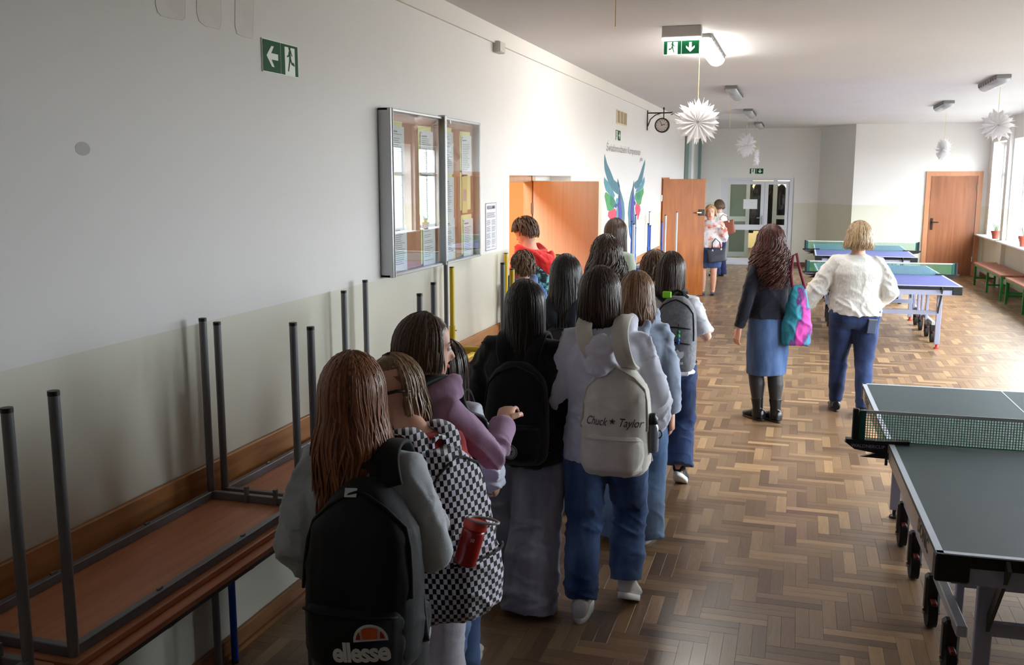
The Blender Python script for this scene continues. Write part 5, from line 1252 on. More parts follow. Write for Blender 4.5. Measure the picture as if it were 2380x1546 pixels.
    j = np.arange(KK-1)[None, :, None]; k = np.arange(g)[None, None, :]
    A_ = base+j*g+k; B_2 = base+j*g+(k+1) % g
    F = np.stack([A_, B_2, B_2+g, A_+g], -1).reshape(-1, 4)
    m = MB().add(shell.arr(), shell.f); n0 = m.n
    v = np.concatenate([m.arr(), V]); f = m.f+(F+n0).tolist()
    o = link_mesh('hair', v, f, mat, P.root); P.hair = o
    return o
def at_person(P, x=0, y=0, z=0): return xf(P.M, [(x, y, z)])[0]

# ------------------------------------------------------------------ bags
def backpack(P, label, H=.44, W=.15, D=.16, z=.62, gap=.09, mat=None, pocket=None, strapm=None, expo=3.0, topw=.72, tilt=0.06, pocket_h=.40, strapw=.032, amp=.004, seed=0, pocket_mat=None, x=0.0, rollz=0.0, straps=True, group='school backpacks', sag=0.0, yaw=0.0, handle=True, stint=None, vox=.008, strap_out=.085):
    B = Person(); B.H, B.W, B.D = H, W, D
    M_ = Matrix(P.M.tolist())@Matrix.Translation((x, -gap, z))@Matrix.Rotation(yaw, 4, 'Z')@Matrix.Rotation(rollz, 4, 'Y')@Matrix.Rotation(-tilt, 4, 'X')
    t = thing('backpack', label, 'backpack', (0, 0, 0), 0, group); t.matrix_world = M_; B.root = t; B.M = M_
    def wz(z_): q = z_/H; return W*np.interp(q, [0, .04, .12, .5, .75, .88, .96, 1.0], [.80, .93, 1.0, 1.0, .92, topw+.08, topw*.72, topw*.45])
    def dz(z_): q = z_/H; return D*np.interp(q, [0, .04, .12, .45, .75, .9, .97, 1.0], [.72, .9, 1.0, .98, .82, .62, .45, .3])
    B.wz, B.dz, B.e = wz, dz, expo
    def half(z_, wd, dd, n=28):
        a = np.arange(n)*2*math.pi/n; x_ = np.sign(np.cos(a))*np.abs(np.cos(a))**(2/expo)*wd; y_ = np.sign(np.sin(a))*np.abs(np.sin(a))**(2/expo)
        y_ = np.where(y_ > 0, y_*dd*.12, y_*dd*.88); return np.stack([x_, y_-dd*.12, np.full(n, z_)], 1)
    m = MB(); m.loft([half(z_, wz(z_), dz(z_)) for z_ in np.array([0, .02, .05, .1, .2, .35, .5, .65, .76, .85, .91, .96, .985, 1.0])*H])
    fo = folds(seed+3, amp, 40, (.6, 0, .6), .8, 4)
    v, f = bake(m, vox, 3, fo); body = link_mesh('body', v, f, mat, t)
    def front(x_, z_, extra=0.0): w_, d_ = wz(z_), dz(z_); return -(d_*.12+d_*.88*np.maximum(0, 1-np.abs(x_/w_)**expo)**(1/expo))-extra
    B.front = front
    ph = pocket_h*H
    if pocket_h > 0:
        m = MB(); rr = []
        for q in (0.02, .05, .15, .5, .85, .95, 1.0):
            z_ = .015*H+q*ph; k = np.interp(q, [0, .1, .9, 1], [.8, 1, 1, .82]); w_ = wz(z_)*.86*k; xs_ = np.linspace(-w_, w_, 15); bul = np.interp(q, [0, .1, .85, 1], [.006, .026, .024, .004])
            o = np.stack([xs_, front(xs_, z_, 0)-bul*(1-np.abs(xs_/w_)**4), np.full(15, z_)], 1); i_ = np.stack([xs_, front(xs_, z_, 0)+.02, np.full(15, z_)], 1)
            rr.append(np.concatenate([o, i_[::-1]]))
        m.loft(rr); v, f = bake(m, .007, 2, folds(seed+8, amp*.7, 50, (1, 0, .3), .8, 3)); pk = link_mesh('front_pocket', v, f, pocket_mat or mat, t)
        w_ = wz(.015*H+ph)*.80; xs_ = np.linspace(-w_, w_, 14); obj('zip', MB().tube([(q, front(q, .015*H+ph*.93, .0)-.022, .015*H+ph*.93) for q in xs_], .004, 6), stint or strapm or mat, pk, smooth=True)
        B.pfront = lambda x_, z_: front(x_, z_)-.029
    # arched zip of the main compartment
    zz = [(-wz(q*H)*.93, q) for q in (.42, .55, .68, .78)]+[(-wz(.88*H)*.75, .88), (-wz(.94*H)*.4, .935), (0, .955), (wz(.94*H)*.4, .935), (wz(.88*H)*.75, .88)]+[(wz(q*H)*.93, q) for q in (.78, .68, .55, .42)]
    obj('zip', MB().tube([(a, float(front(a, q*H))-.003, q*H) for a, q in zz], .0045, 6), stint or strapm or mat, t, smooth=True)
    if handle: obj('handle', MB().tube([(-.035, -.02, H*.97), (-.03, -.015, H+.022), (0, -.012, H+.034), (.03, -.015, H+.022), (.035, -.02, H*.97)], .009, 8, .5), strapm or mat, t, smooth=True)
    if straps:
        inv = np.array(M_.inverted()); Pm = np.array(P.M)
        gv = np.zeros(len(P.top.data.vertices)*3); P.top.data.vertices.foreach_get('co', gv); gv = gv.reshape(-1, 3)
        for s in ((-1, 1) if straps is True else straps):
            sx = s*strap_out*.80*P.h/1.5; zc_ = .725*P.h; y0 = P.ln(zc_)
            sel = gv[(np.abs(gv[:, 0]-sx) < .022) & (gv[:, 2] > .6*P.h) & (gv[:, 2] < .86*P.h)]
            an = np.degrees(np.arctan2(sel[:, 2]-zc_, sel[:, 1]-y0)); ra = np.minimum(np.hypot(sel[:, 2]-zc_, sel[:, 1]-y0), .135*P.h)
            root = (s*.055*W/.15, -.02, H*.95); pr_ = xf(np.linalg.inv(Pm), xf(np.array(M_), [root]))[0]; pts = [root]
            for q in range(228, -61, -12):
                d_ = np.abs((an-q+180) % 360-180); k = ra[d_ < 10]
                if not len(k): continue
                r_ = np.percentile(k, 92)+(.016 if q > 100 else .010); zq = zc_+r_*math.sin(math.radians(q))
                if q > 90 and zq < pr_[2]+.025: continue
                f_ = min(1, max(0, (zq-pr_[2])/max(.02, P.shz+.03-pr_[2]))) if q > 90 else 1
                xx_ = (pr_[0]+(sx-pr_[0])*f_ if q > 90 else sx)*(1+.10*max(0, (40-q)/100) if q < 40 else 1)
                pts.append(tuple(xf(inv, xf(Pm, [(xx_, y0+r_*math.cos(math.radians(q)), zq)]))[0]))
            for loc in ((sx*1.5, y0+.055*P.h, .63*P.h), (sx*1.75, y0+.0, .585*P.h)): pts.append(tuple(xf(inv, xf(Pm, [loc]))[0]))
            pts.append((s*wz(.1*H)*.95, -.02, .12*H))
            pa = np.array(pts); sd_ = np.concatenate([[0], np.cumsum(np.linalg.norm(np.diff(pa, axis=0), axis=1))]); tt = np.linspace(0, sd_[-1], 44); sm2 = np.stack([np.interp(tt, sd_, pa[:, i]) for i in range(3)], 1)
            for _ in range(3): sm2[1:-1] = .5*sm2[1:-1]+.25*(sm2[:-2]+sm2[2:])
            T = nrm_rows(np.gradient(sm2, axis=0)); xax = np.array([1.0, 0, 0]); rr = []
            for i in range(len(sm2)):
                u = nrm(xax-T[i]*(xax@T[i])); w_ = np.cross(T[i], u); ww = strapw*(1 if i < 30 else .55); th = .007
                rr.append(np.array([sm2[i]+u*ww*c1+w_*th*c2 for c1, c2 in ((-1, -.4), (-.9, -1), (.9, -1), (1, -.4), (1, .4), (.9, 1), (-.9, 1), (-1, .4))]))
            obj('strap', MB().loft(rr), strapm or mat, t, smooth=True)
    return B
def nrm_rows(a): return a/(np.linalg.norm(a, axis=1, keepdims=True)+1e-12)
def decal(B, name, v, f, mat, x, z, surf, off=.003, rot=0.0, parent=None):
    ca, sa = math.cos(rot), math.sin(rot); X = v[:, 0]*ca-v[:, 1]*sa+x; Z = v[:, 0]*sa+v[:, 1]*ca+z
    return link_mesh(name, np.stack([X, surf(X, Z)-off, Z], 1), f, mat, parent or B.root, smooth=False)
def poly_fill(pts, n=1): return np.array([(a, b, 0) for a, b in pts]), [list(range(len(pts)))]

# ------------------------------------------------------------------ the pupils and teachers
AUBURN = hairmat('hair_auburn', rgb(80, 40, 22), rgb(172, 108, 64)); DKBLOND = hairmat('hair_dark_blond', rgb(86, 60, 40), rgb(178, 142, 104)); MIDBR = hairmat('hair_mid_brown', rgb(50, 34, 26), rgb(104, 78, 60))
BLACKH = hairmat('hair_black_brown', rgb(14, 10, 9), rgb(44, 32, 28), 0.32); DARKBR = hairmat('hair_dark_brown', rgb(30, 20, 16), rgb(74, 50, 38), 0.34); TAWNY = hairmat('hair_tawny', rgb(70, 48, 34), rgb(156, 114, 80)); CURLBR = hairmat('hair_curly_brown', rgb(46, 32, 22), rgb(110, 80, 56)); MAROON = hairmat('hair_dark_red_curls', rgb(34, 18, 16), rgb(104, 52, 44)); BLONDG = hairmat('hair_streaked_blond', rgb(104, 82, 60), rgb(206, 176, 134)); BLONDL = hairmat('hair_light_blond', rgb(170, 126, 76), rgb(222, 186, 132))
LINE_ = 'pupils walking along the corridor'
GREYF_ = fabric('grey_fleece', rgb(184, 189, 194), 0.07); BLKNY = fabric('black_nylon', rgb(20, 20, 23), 0.1, bump=0.25, bscale=700, rough=0.6, sheen=0.1); BLKCL = fabric('black_cloth', rgb(17, 16, 18), 0.1)
JEANB = denim('denim_mid_blue', rgb(40, 62, 104), rgb(98, 126, 172)); JEANG = denim('denim_grey', rgb(122, 124, 138), rgb(176, 178, 192)); JEAND = denim('denim_dark', rgb(28, 42, 78), rgb(66, 88, 132)); JEANL = denim('denim_light', rgb(74, 104, 148), rgb(132, 160, 196))
WSOLE = M('white_sole', rgb(222, 222, 220), 0.6); BSOLE = M('dark_sole', rgb(58, 48, 44), 0.7); WLEATH = M('white_leather', rgb(216, 214, 210), 0.5, bump=0.1, bscale=200); BLEATH = M('black_leather', rgb(18, 17, 18), 0.3, bump=0.1, bscale=200)

# 1: nearest girl, auburn hair, black backpack
P1 = person('girl with long auburn hair, grey sweatshirt and black backpack, nearest to the camera', -1.125, 2.34, 4, 1.52, .94, head_off=(-.03, 0), armL=((-.26, -.08, -1), (.05, .55, -.55)), armR=((.36, -.22, -1), (-.28, .75, .10)), footL=(-.09, .12, 0), footR=(.09, -.12, 0), group=LINE_)
garment(P1, 'sweatshirt', GREYF_, hem=.43, ease=.034, hemw=-.01, sleeve=(.056, .055, .044), amp=.007)
trousers(P1, 'trousers', BLKCL, (.068, .066, .06, .06, .062)); shoes(P1, BLKCL, WSOLE)
hair(P1, AUBURN, 'long', .275, 420, 14, ((0, 1, 1), (.06, 1.02, 1.0), (.15, 1.22, 1.10), (.30, 1.16, 1.25)), gap=.75, wave=.012, freq=24, rl=.0075, vol=.008, jit=.27)
B1 = backpack(P1, 'black backpack with orange half-ball logo on the nearest girl', H=.50, W=.162, D=.15, z=.70, gap=.115, x=.05, mat=BLKNY, strapm=M('strap_black', rgb(16, 16, 18), .8), pocket_h=.36, strapw=.042, amp=.006, seed=21, tilt=.05, topw=.55, strap_out=.10)
WHT = M('print_white', rgb(224, 224, 226), .6); ORN = M('print_orange', rgb(222, 96, 28), .6); REDK = M('print_red', rgb(160, 24, 26), .6)
def logo1(B):
    v, f = text_mesh('ellesse', .072, .035, .0, 0, .92); k = .150/(v[:, 0].max()-v[:, 0].min()); v = v*np.array([k, k*1.12, 1])
    cx, cz, rot = .050, .088, 0.10
    root = decal(B, 'lettering', v, f, WHT, cx-.008, cz, B.pfront, .005, rot); root['label'] = 'white ellesse lettering'
    def half(r0, k0, k1, a0=0, n=20): return [(r0*math.cos(a), r0*math.sin(a)) for a in np.linspace(k0, k1, n)]
    base = np.array(half(.044, 0, math.pi)); base = np.vstack([base, [(-.044, -.004), (.044, -.004)]])*np.array([1, .95])
    def put(nm, poly, mt, off): p = np.array(poly); decal(B, nm, np.stack([p[:, 0], p[:, 1], 0*p[:, 0]], 1), [list(range(len(p)))], mt, cx+.018, cz+.036, B.pfront, off, rot, root)
    put('half_ball', base, WHT, .0052)
    r = .037; xs = np.linspace(-.017, .017, 9)
    put('orange_segment', [(-.019, .003)]+[(-.021+.042*t, math.sqrt(max(r*r-(-.021+.042*t)**2, 0))*.93) for t in np.linspace(0, 1, 9)]+[(.019, .003)], ORN, .0064)
    for s in (-1, 1): put('red_segment', [(s*.025, .003)]+[(s*q, math.sqrt(max(r*r-q*q, 0))*.93) for q in np.linspace(.027, .0368, 6)]+[(s*.037, .003)], REDK, .0064)
logo1(B1)
lab = MB().box((-.016, -.004, -.012), (.016, 0, .012)); o = obj('reflective_tab', lab, M('reflective_white', rgb(214, 218, 224), .4), B1.root); o.location = (-.022, float(B1.front(-.022, .475))-.004, .472)
o.rotation_euler = (-.5, 0, .15)

# 2: girl in red jacket with checkered backpack, head turned to the left
P2 = person('girl in red jacket with dark glasses, turned to the auburn-haired girl', -1.13, 2.76, 62, 1.425, 1.0, head_off=(.0, .125), yaw=1.38, pitch=-.12, armL=((-.3, .2, -1), (0, .7, -.5)), armR=((.25, -.05, -1), (-.05, .4, -.8)), vox=.009, face_parts=True, group=LINE_)
garment(P2, 'jacket', fabric('red_fleece', rgb(160, 24, 34), .08), hem=.44, ease=.036, sleeve=(.055, .052, .044), amp=.007)
trousers(P2, 'trousers', fabric('pale_jersey', rgb(196, 192, 204), .05), (.07, .068, .062, .062, .066)); shoes(P2, WLEATH, WSOLE)
hair(P2, DKBLOND, 'long', .20, 330, 13, ((0, 1, 1), (.10, 1.08, 1.1), (.25, 1.2, 1.3)), gap=1.5, wave=.012, freq=30, rl=.008, vol=.006, jit=.2)
gl = thing('sunglasses', 'dark glasses worn by the girl in the red jacket', 'glasses', (0, 0, 0)); gl.matrix_world = Matrix(P2.M.tolist())
for s in (-1, 1):
    obj('lens', MB().tube([P2.hp(s*.17, .36, .505), P2.hp(s*.17, .378, .505)], .022, 16, 0.8), M('dark_lens', rgb(14, 14, 16), .1), gl, auto=True)
    obj('temple_arm', MB().tube([P2.hp(s*.29, .34, .53), P2.hp(s*.385, .1, .55), P2.hp(s*.405, -.12, .50)], .0055, 6), BLACKP, gl, smooth=True)
obj('bridge', MB().tube([P2.hp(-.08, .40, .52), P2.hp(.08, .40, .52)], .003, 6), BLACKP, gl, smooth=True)
def checker():
    m = fabric('black_white_checks', rgb(230, 228, 236), 0.0); n = m.node_tree.nodes; L = m.node_tree.links
    tc = n.new('ShaderNodeTexCoord'); sp = n.new('ShaderNodeSeparateXYZ'); L.new(tc.outputs['Object'], sp.inputs[0])
    ck = n.new('ShaderNodeTexChecker'); ck.inputs['Scale'].default_value = 62.0; ck.inputs['Color1'].default_value = rgb(18, 17, 20); ck.inputs['Color2'].default_value = rgb(222, 218, 232)
    cb = n.new('ShaderNodeCombineXYZ'); sub = n.new('ShaderNodeMath'); sub.operation = 'SUBTRACT'; L.new(sp.outputs[0], sub.inputs[0]); sg = n.new('ShaderNodeMath'); sg.operation = 'MULTIPLY'; sg.inputs[1].default_value = 1.0; L.new(sp.outputs[1], sg.inputs[0]); L.new(sg.outputs[0], sub.inputs[1])
    L.new(sub.outputs[0], cb.inputs[0]); L.new(sp.outputs[2], cb.inputs[2]); cb.inputs[1].default_value = 0.0037
    L.new(cb.outputs[0], ck.inputs[0]); L.new(ck.outputs[0], n['Principled BSDF'].inputs['Base Color']); return m
CHK = checker()
B2 = backpack(P2, 'black and white checkered backpack sagging on the girl in the red jacket', H=.53, W=.155, D=.165, z=.625, gap=.125, mat=CHK, strapm=CHK, pocket_h=.40, strapw=.036, amp=.013, seed=4, tilt=.08, expo=2.5, yaw=.12, stint=BLKCL)
# red bottle in the side pocket of the checkered backpack
bq = xf(np.array(B2.M), [(-.11, -.185, .215)])[0]
bt = thing('drinking_bottle', 'red bottle with grey lid in the side of the checkered backpack', 'bottle', tuple(bq), 0)
bt.rotation_euler = (math.radians(-4), math.radians(16), math.radians(20))
m = MB(); rs = [(0, .030), (.006, .034), (.10, .035), (.115, .032)]
m.loft([ering((0, 0, z), r_, r_, 20, 2.0) for z, r_ in rs]); obj('body', m, M('red_bottle', rgb(150, 16, 20), .25, coat=.4), bt, smooth=True)
obj('lid', MB().loft([ering((0, 0, z), r_, r_, 20, 2.0) for z, r_ in ((.113, .036), (.130, .037), (.138, .034))]), M('red_lid', rgb(190, 52, 44), .35), bt, auto=True)
obj('carry_ring', MB().tube([(.046*math.cos(a)+.018, .030*math.sin(a), .142+.004*math.cos(a)) for a in np.linspace(0, 6.283, 20)], .006, 6, .7), M('grey_ring', rgb(150, 146, 142), .4), bt, smooth=True)
v, f = text_mesh('III', .016); link_mesh('lettering', np.stack([v[:, 0]*1.0, np.full(len(v), -.0365), v[:, 1]+.085], 1), f, WHT, bt, smooth=False)

# 3: girl in lilac hoodie, arm around her neighbour
P3 = person('girl in lilac hoodie with brown bob, arm round the girl in white', -1.22, 3.02, -28, 1.53, 1.0, yaw=math.radians(-26), pitch=-.10, armL=((-.25, -.02, -1), (0, .5, -.7)), armR=((.05, .16, -.2), (-.127, .176, .07)), vox=.009, face_parts=True, palm={1: (0, 0.3, -1)}, handvox=.003, group=LINE_)
garment(P3, 'hoodie', fabric('lilac_fleece', rgb(172, 140, 170), .08), hem=.46, ease=.028, sleeve=(.05, .046, .040), amp=.009, hood=True)
trousers(P3, 'trousers', JEANL); shoes(P3, WLEATH, WSOLE)
hair(P3, MIDBR, 'long', .075, 330, 11, ((0, 1, 1), (.05, 1.0, .98), (.1, .90, .84)), gap=1.15, wave=.003, rl=.007, vol=.010, jit=.10)
B3 = backpack(P3, 'dark backpack worn by the girl in the lilac hoodie', H=.40, W=.13, D=.12, z=.70, gap=.10, mat=BLKNY, pocket_h=.35, seed=8)
# 3b: smaller girl in front, white jacket, red backpack
P3b = person('smaller dark-haired girl in white jacket beside the lilac hoodie', -1.31, 3.47, -6, 1.365, .98, armL=((-.25, -.1, -1), (.1, .5, -.6)), armR=((.34, -.12, -1), (-.15, .6, -.45)), group=LINE_)
garment(P3b, 'jacket', fabric('white_satin', rgb(216, 220, 236), .05, rough=.6), hem=.48, ease=.030, sleeve=(.055, .055, .046), amp=.010, collar=True)
trousers(P3b, 'jeans', JEANB); shoes(P3b, WLEATH, WSOLE)
hair(P3b, DARKBR, 'long', .20, 260, 12, ((0, 1, 1), (.10, 1.0, 1.0), (.25, 1.1, 1.15)), gap=.9, wave=.006, vol=.008)
B3b = backpack(P3b, 'red and black backpack on the girl in the white jacket', H=.38, W=.125, D=.10, z=.62, gap=.10, mat=fabric('red_nylon', rgb(130, 18, 30), .08, rough=.6), strapm=fabric('dark_strap', rgb(34, 28, 34), .1), pocket_h=.38, seed=9, strap_out=.085)

# 4: black coat girl
P4 = person('girl in long black coat and wide grey jeans with straight black hair', -1.18, 4.17, 2, 1.53, 1.03, armL=((-.30, -.05, -1), (-.02, .25, -1)), armR=((.24, -.05, -1), (.12, .10, -1)), footL=(-.10, .16, 0), footR=(.06, -.10, 0), tipL=.0, group=LINE_)
garment(P4, 'coat', BLKCL, hem=.455, ease=.050, hemw=.018, sleeve=(.060, .058, .050), amp=.007, collar=True)
trousers(P4, 'jeans', JEANG, (.078, .082, .078, .084, .092), hemz=.005, amp=.008); shoes(P4, WLEATH, WSOLE)
hair(P4, BLACKH, 'long', .37, 380, 14, ((0, 1, 1), (.10, 1.0, 1.0), (.2, 1.02, 1.05), (.38, 1.06, 1.25)), gap=.8, wave=.004, rl=.007, vol=.010, jit=.12)
B4 = backpack(P4, 'black backpack with round star badge on the girl in the black coat', H=.46, W=.15, D=.13, z=.715, gap=.135, mat=fabric('matt_black_canvas', rgb(13, 13, 15), .1), pocket_h=.40, seed=13, strap_out=.10, amp=.004)
a_ = np.linspace(0, 2*math.pi, 29)[:-1]
bd = decal(B4, 'badge', np.stack([.034*np.cos(a_), .034*np.sin(a_), 0*a_], 1), [list(range(28))], M('badge_pale', rgb(150, 148, 150), .6), .005, .075, B4.pfront, .004)
decal(B4, 'badge_ring', np.stack([.030*np.cos(a_), .030*np.sin(a_), 0*a_], 1), [list(range(28))], BLACKP, .005, .075, B4.pfront, .0048, 0, bd)
decal(B4, 'badge_disc', np.stack([.027*np.cos(a_), .027*np.sin(a_), 0*a_], 1), [list(range(28))], M('badge_pale', rgb(150, 148, 150), .6), .005, .075, B4.pfront, .0056, 0, bd)
st = np.array([(math.cos(math.pi/2+k*math.pi/5)*(.017 if k % 2 == 0 else .0068), math.sin(math.pi/2+k*math.pi/5)*(.017 if k % 2 == 0 else .0068), 0) for k in range(10)])
decal(B4, 'badge_star', st, [list(range(10))], BLACKP, .005, .075, B4.pfront, .0064, 0, bd)

# 5: light grey hoodie, white canvas backpack
P5 = person('girl in pale grey hoodie with white canvas backpack and white trainers', -.80, 4.17, 1, 1.60, 1.02, head_off=(-.035, 0), armL=((-.32, -.08, -1), (.16, .62, -.62)), armR=((.36, -.08, -1), (-.10, .60, -.62)), footL=(-.075, -.09, 0), footR=(.115, .02, .0), tipR=.45, group=LINE_)
garment(P5, 'hoodie', fabric('ash_fleece', rgb(214, 214, 228), .05), hem=.455, ease=.040, hemw=-.004, sleeve=(.055, .054, .046), amp=.009, hood=True)
trousers(P5, 'jeans', JEANB, (.068, .062, .052, .050, .050), hemz=.10, amp=.010); shoes(P5, WLEATH, WSOLE, L=.275)
hair(P5, DARKBR, 'long', .155, 340, 12, ((0, 1, 1), (.06, 1.02, 1.0), (.12, .98, .92), (.17, .90, .80)), gap=.95, wave=.004, rl=.0075, vol=.012, jit=.13)
CANV = fabric('off_white_canvas', rgb(218, 214, 204), .06, bump=.3)
B5 = backpack(P5, 'white canvas backpack with dark script lettering on the pale grey hoodie', H=.49, W=.155, D=.15, z=.705, gap=.125, mat=CANV, strapm=fabric('canvas_strap', rgb(206, 202, 190), .05), pocket_h=.36, seed=17, amp=.008, strapw=.036, strap_out=.095, topw=.6, x=.075)
def script(B, txt, x, wid, z):
    v, f = text_mesh(txt, .05, .004, .35); k = wid/(v[:, 0].max()-v[:, 0].min()); return decal(B, 'lettering', v*np.array([k, 1, 1]), f, M('script_ink', rgb(52, 48, 46), .8), x, z, B.front, .006, -.02)
s5 = script(B5, 'Chuck', -.072, .092, .245); s5['label'] = 'dark script lettering'
script(B5, 'Taylor', .075, .10, .243)
decal(B5, 'star', st*.85, [list(range(10))], M('script_ink', rgb(52, 48, 46), .8), .0, .248, B5.front, .006)
kb = thing('water_bottle', 'small black bottle with ring in the side pocket of the white backpack', 'bottle', tuple(xf(np.array(B5.M), [(.162, -.06, .20)])[0]))
obj('body', MB().loft([ering((0, 0, z), r_, r_, 16, 2) for z, r_ in ((-.09, .024), (-.085, .027), (.02, .027), (.035, .018), (.04, .016))]), M('smoky_bottle', rgb(120, 124, 134), .2), kb, smooth=True)
obj('cap', MB().loft([ering((0, 0, z), r_, r_, 16, 2) for z, r_ in ((.035, .022), (.06, .022), (.068, .014), (.08, .012))]), BLACKP, kb, smooth=True)
obj('ring', MB().tube([(.024+.016*math.cos(a), 0, -.01+.018*math.sin(a)) for a in np.linspace(0, 6.283, 16)], .003, 6), BLACKP, kb, smooth=True)

# 6
P6 = person('girl with tawny hair and blue-grey hoodie half hidden by the white backpack', -.815, 5.08, 0, 1.495, 1.03, armL=((-.2, 0, -1), (0, .2, -1)), armR=((.24, -.05, -1), (.03, .12, -1)), group=LINE_)
garment(P6, 'hoodie', fabric('blue_grey_fleece', rgb(150, 162, 182), .06), hem=.46, ease=.036, sleeve=(.054, .052, .044), amp=.008, hood=True)
trousers(P6, 'jeans', JEANL, (.072, .07, .066, .066, .07)); shoes(P6, WLEATH, WSOLE)
hair(P6, TAWNY, 'long', .17, 320, 12, ((0, 1, 1), (.06, 1.06, 1.04), (.13, 1.16, 1.1), (.19, 1.05, .95)), gap=.95, wave=.010, freq=30, rl=.008, vol=.012, jit=.15)
# 7
P7 = person('girl in white T-shirt and blue jeans with grey backpack', -.765, 6.12, -3, 1.525, 1.0, armL=((-.25, -.05, -1), (.1, .8, -.3)), armR=((.48, -.20, -1), (-.18, .9, .05)), footL=(-.12, .02, 0), footR=(.10, -.06, .0), tipR=.55, group=LINE_)
garment(P7, 't_shirt', fabric('white_jersey', rgb(226, 226, 232), .03), hem=.49, ease=.030, hemw=.004, sleeve=(.056, .052, .050), slv=.46, amp=.007)
trousers(P7, 'jeans', JEAND, (.066, .060, .052, .056, .064), hemz=.05, amp=.008); shoes(P7, BLKCL, WSOLE, L=.25)
hair(P7, DARKBR, 'long', .26, 330, 13, ((0, 1, 1), (.08, 1.0, 1.0), (.17, .95, .98), (.27, .62, .95)), gap=.9, wave=.005, rl=.007, vol=.010, jit=.16)
GRYB = fabric('heather_grey', rgb(124, 124, 130), .22, scale=60, bump=.3)
B7 = backpack(P7, 'heather grey backpack with three-leaf logo and tassel on the white T-shirt', H=.47, W=.132, D=.14, z=.785, gap=.12, x=.065, mat=GRYB, strapm=fabric('dark_strap_b', rgb(30, 30, 34), .1), pocket_h=.0, seed=29, amp=.0025, strap_out=.088, topw=.7, stint=BLKCL)
for zq in (.60, .40):
    w_ = B7.wz(zq*.47)*.8; obj('zip', MB().tube([(q, float(B7.front(q, zq*.47))-.003, zq*.47+.01*(q/w_)**2*(-1)) for q in np.linspace(-w_, w_, 12)], .005, 6), BLKCL, B7.root, smooth=True)
def trefoil(B, x, z, s):
    leafs = []
    for k, a in enumerate((0, .62, -.62)):
        pts = [(0, 0)]+[(q*math.sin(math.pi*q2)*.0+math.sin(t)*.30*math.sin(math.pi*u)**.8, u) for u, t, q, q2 in [(uu, math.pi/2, 0, 0) for uu in np.linspace(.05, 1, 9)]]+[(-.30*math.sin(math.pi*u)**.8, u) for u in np.linspace(.95, .05, 9)]
        p = np.array(pts); ca, sa = math.cos(a), math.sin(a); p = np.stack([p[:, 0]*ca+p[:, 1]*sa, -p[:, 0]*sa+p[:, 1]*ca], 1)*s
        leafs.append(decal(B, 'logo_leaf', np.stack([p[:, 0], p[:, 1], 0*p[:, 0]], 1), [list(range(len(p)))], WHT, x, z, B.front, .012+.0006*k))
    v, f = text_mesh('adidas', .030, .03); o_ = decal(B, 'lettering', v, f, WHT, x, z-.020, B.front, .014); o_['label'] = 'white adidas lettering'
trefoil(B7, .035, .085, .062)
for k, (dz_, col, r_) in enumerate(((0, rgb(60, 70, 60), .006), (-.03, rgb(46, 110, 60), .012), (-.055, rgb(70, 150, 90), .013), (-.08, rgb(40, 90, 160), .012), (-.10, rgb(30, 60, 120), .010))):
    if k == 0: tas = thing('bead_tassel', 'green and blue beaded tassel hanging from the grey backpack', 'tassel', tuple(xf(np.array(B7.M), [(.035, float(B7.front(.035, .28))-.02, .285)])[0])); obj('cord', MB().tube([(0, 0, .02), (0, 0, -.10)], .003, 6), BLKCL, tas)
    else: obj('bead', MB().sphere((0, -.004, dz_), (r_, r_, r_*1.15), 10, 8), M('bead_%s' % 'abcd'[k-1], col, .4), tas, smooth=True)
tg = thing('key_tag', 'neon green tag on the top of the grey backpack', 'tag', tuple(xf(np.array(B7.M), [(-.06, -.05, .475)])[0])); obj('tag', MB().cbox(np.array([-.028, -.012, -.02]), np.array([.028, .004, .024]), .006), M('neon_green', rgb(150, 230, 40), .4, emit=0.0), tg); obj('loop', MB().tube([(0, 0, .02), (.02, .02, .03)], .004, 6), BLKCL, tg)
# 8
P8 = person('girl with long straight black hair and dark blue rucksack behind the black coat', -1.33, 5.60, 3, 1.53, 1.0, footL=(-.08, .12, 0), footR=(.09, -.14, 0), group=LINE_)
garment(P8, 'jumper', fabric('charcoal_knit', rgb(26, 25, 29), .1), hem=.47, ease=.03, sleeve=(.052, .050, .044))
trousers(P8, 'jeans', JEANL, (.07, .068, .064, .07, .078), hemz=.01); shoes(P8, BLKCL, WSOLE)
hair(P8, BLACKH, 'long', .33, 330, 14, ((0, 1, 1), (.10, 1.04, 1.02), (.2, 1.14, 1.08), (.34, 1.2, 1.2)), gap=.8, wave=.005, rl=.0075, vol=.014)
backpack(P8, 'dark blue rucksack on the girl with long straight black hair', H=.40, W=.135, D=.11, z=.72, gap=.11, mat=fabric('navy_nylon', rgb(36, 38, 52), .1, rough=.6), pocket_h=.38, seed=31)
# 9
P9 = person('girl with bushy dark brown hair in the middle of the group', -1.28, 6.62, -4, 1.575, 1.0, group=LINE_)
garment(P9, 'jumper', fabric('brown_black_knit', rgb(38, 30, 30), .1), hem=.47, ease=.03, sleeve=(.052, .05, .044)); trousers(P9, 'trousers', BLKCL); shoes(P9, BLKCL, WSOLE)
hair(P9, DARKBR, 'long', .20, 360, 14, ((0, 1, 1), (.05, 1.12, 1.1), (.12, 1.28, 1.2), (.22, 1.15, 1.1)), gap=.8, wave=.012, freq=55, curl=.008, rl=.009, vol=.030, jit=.2)
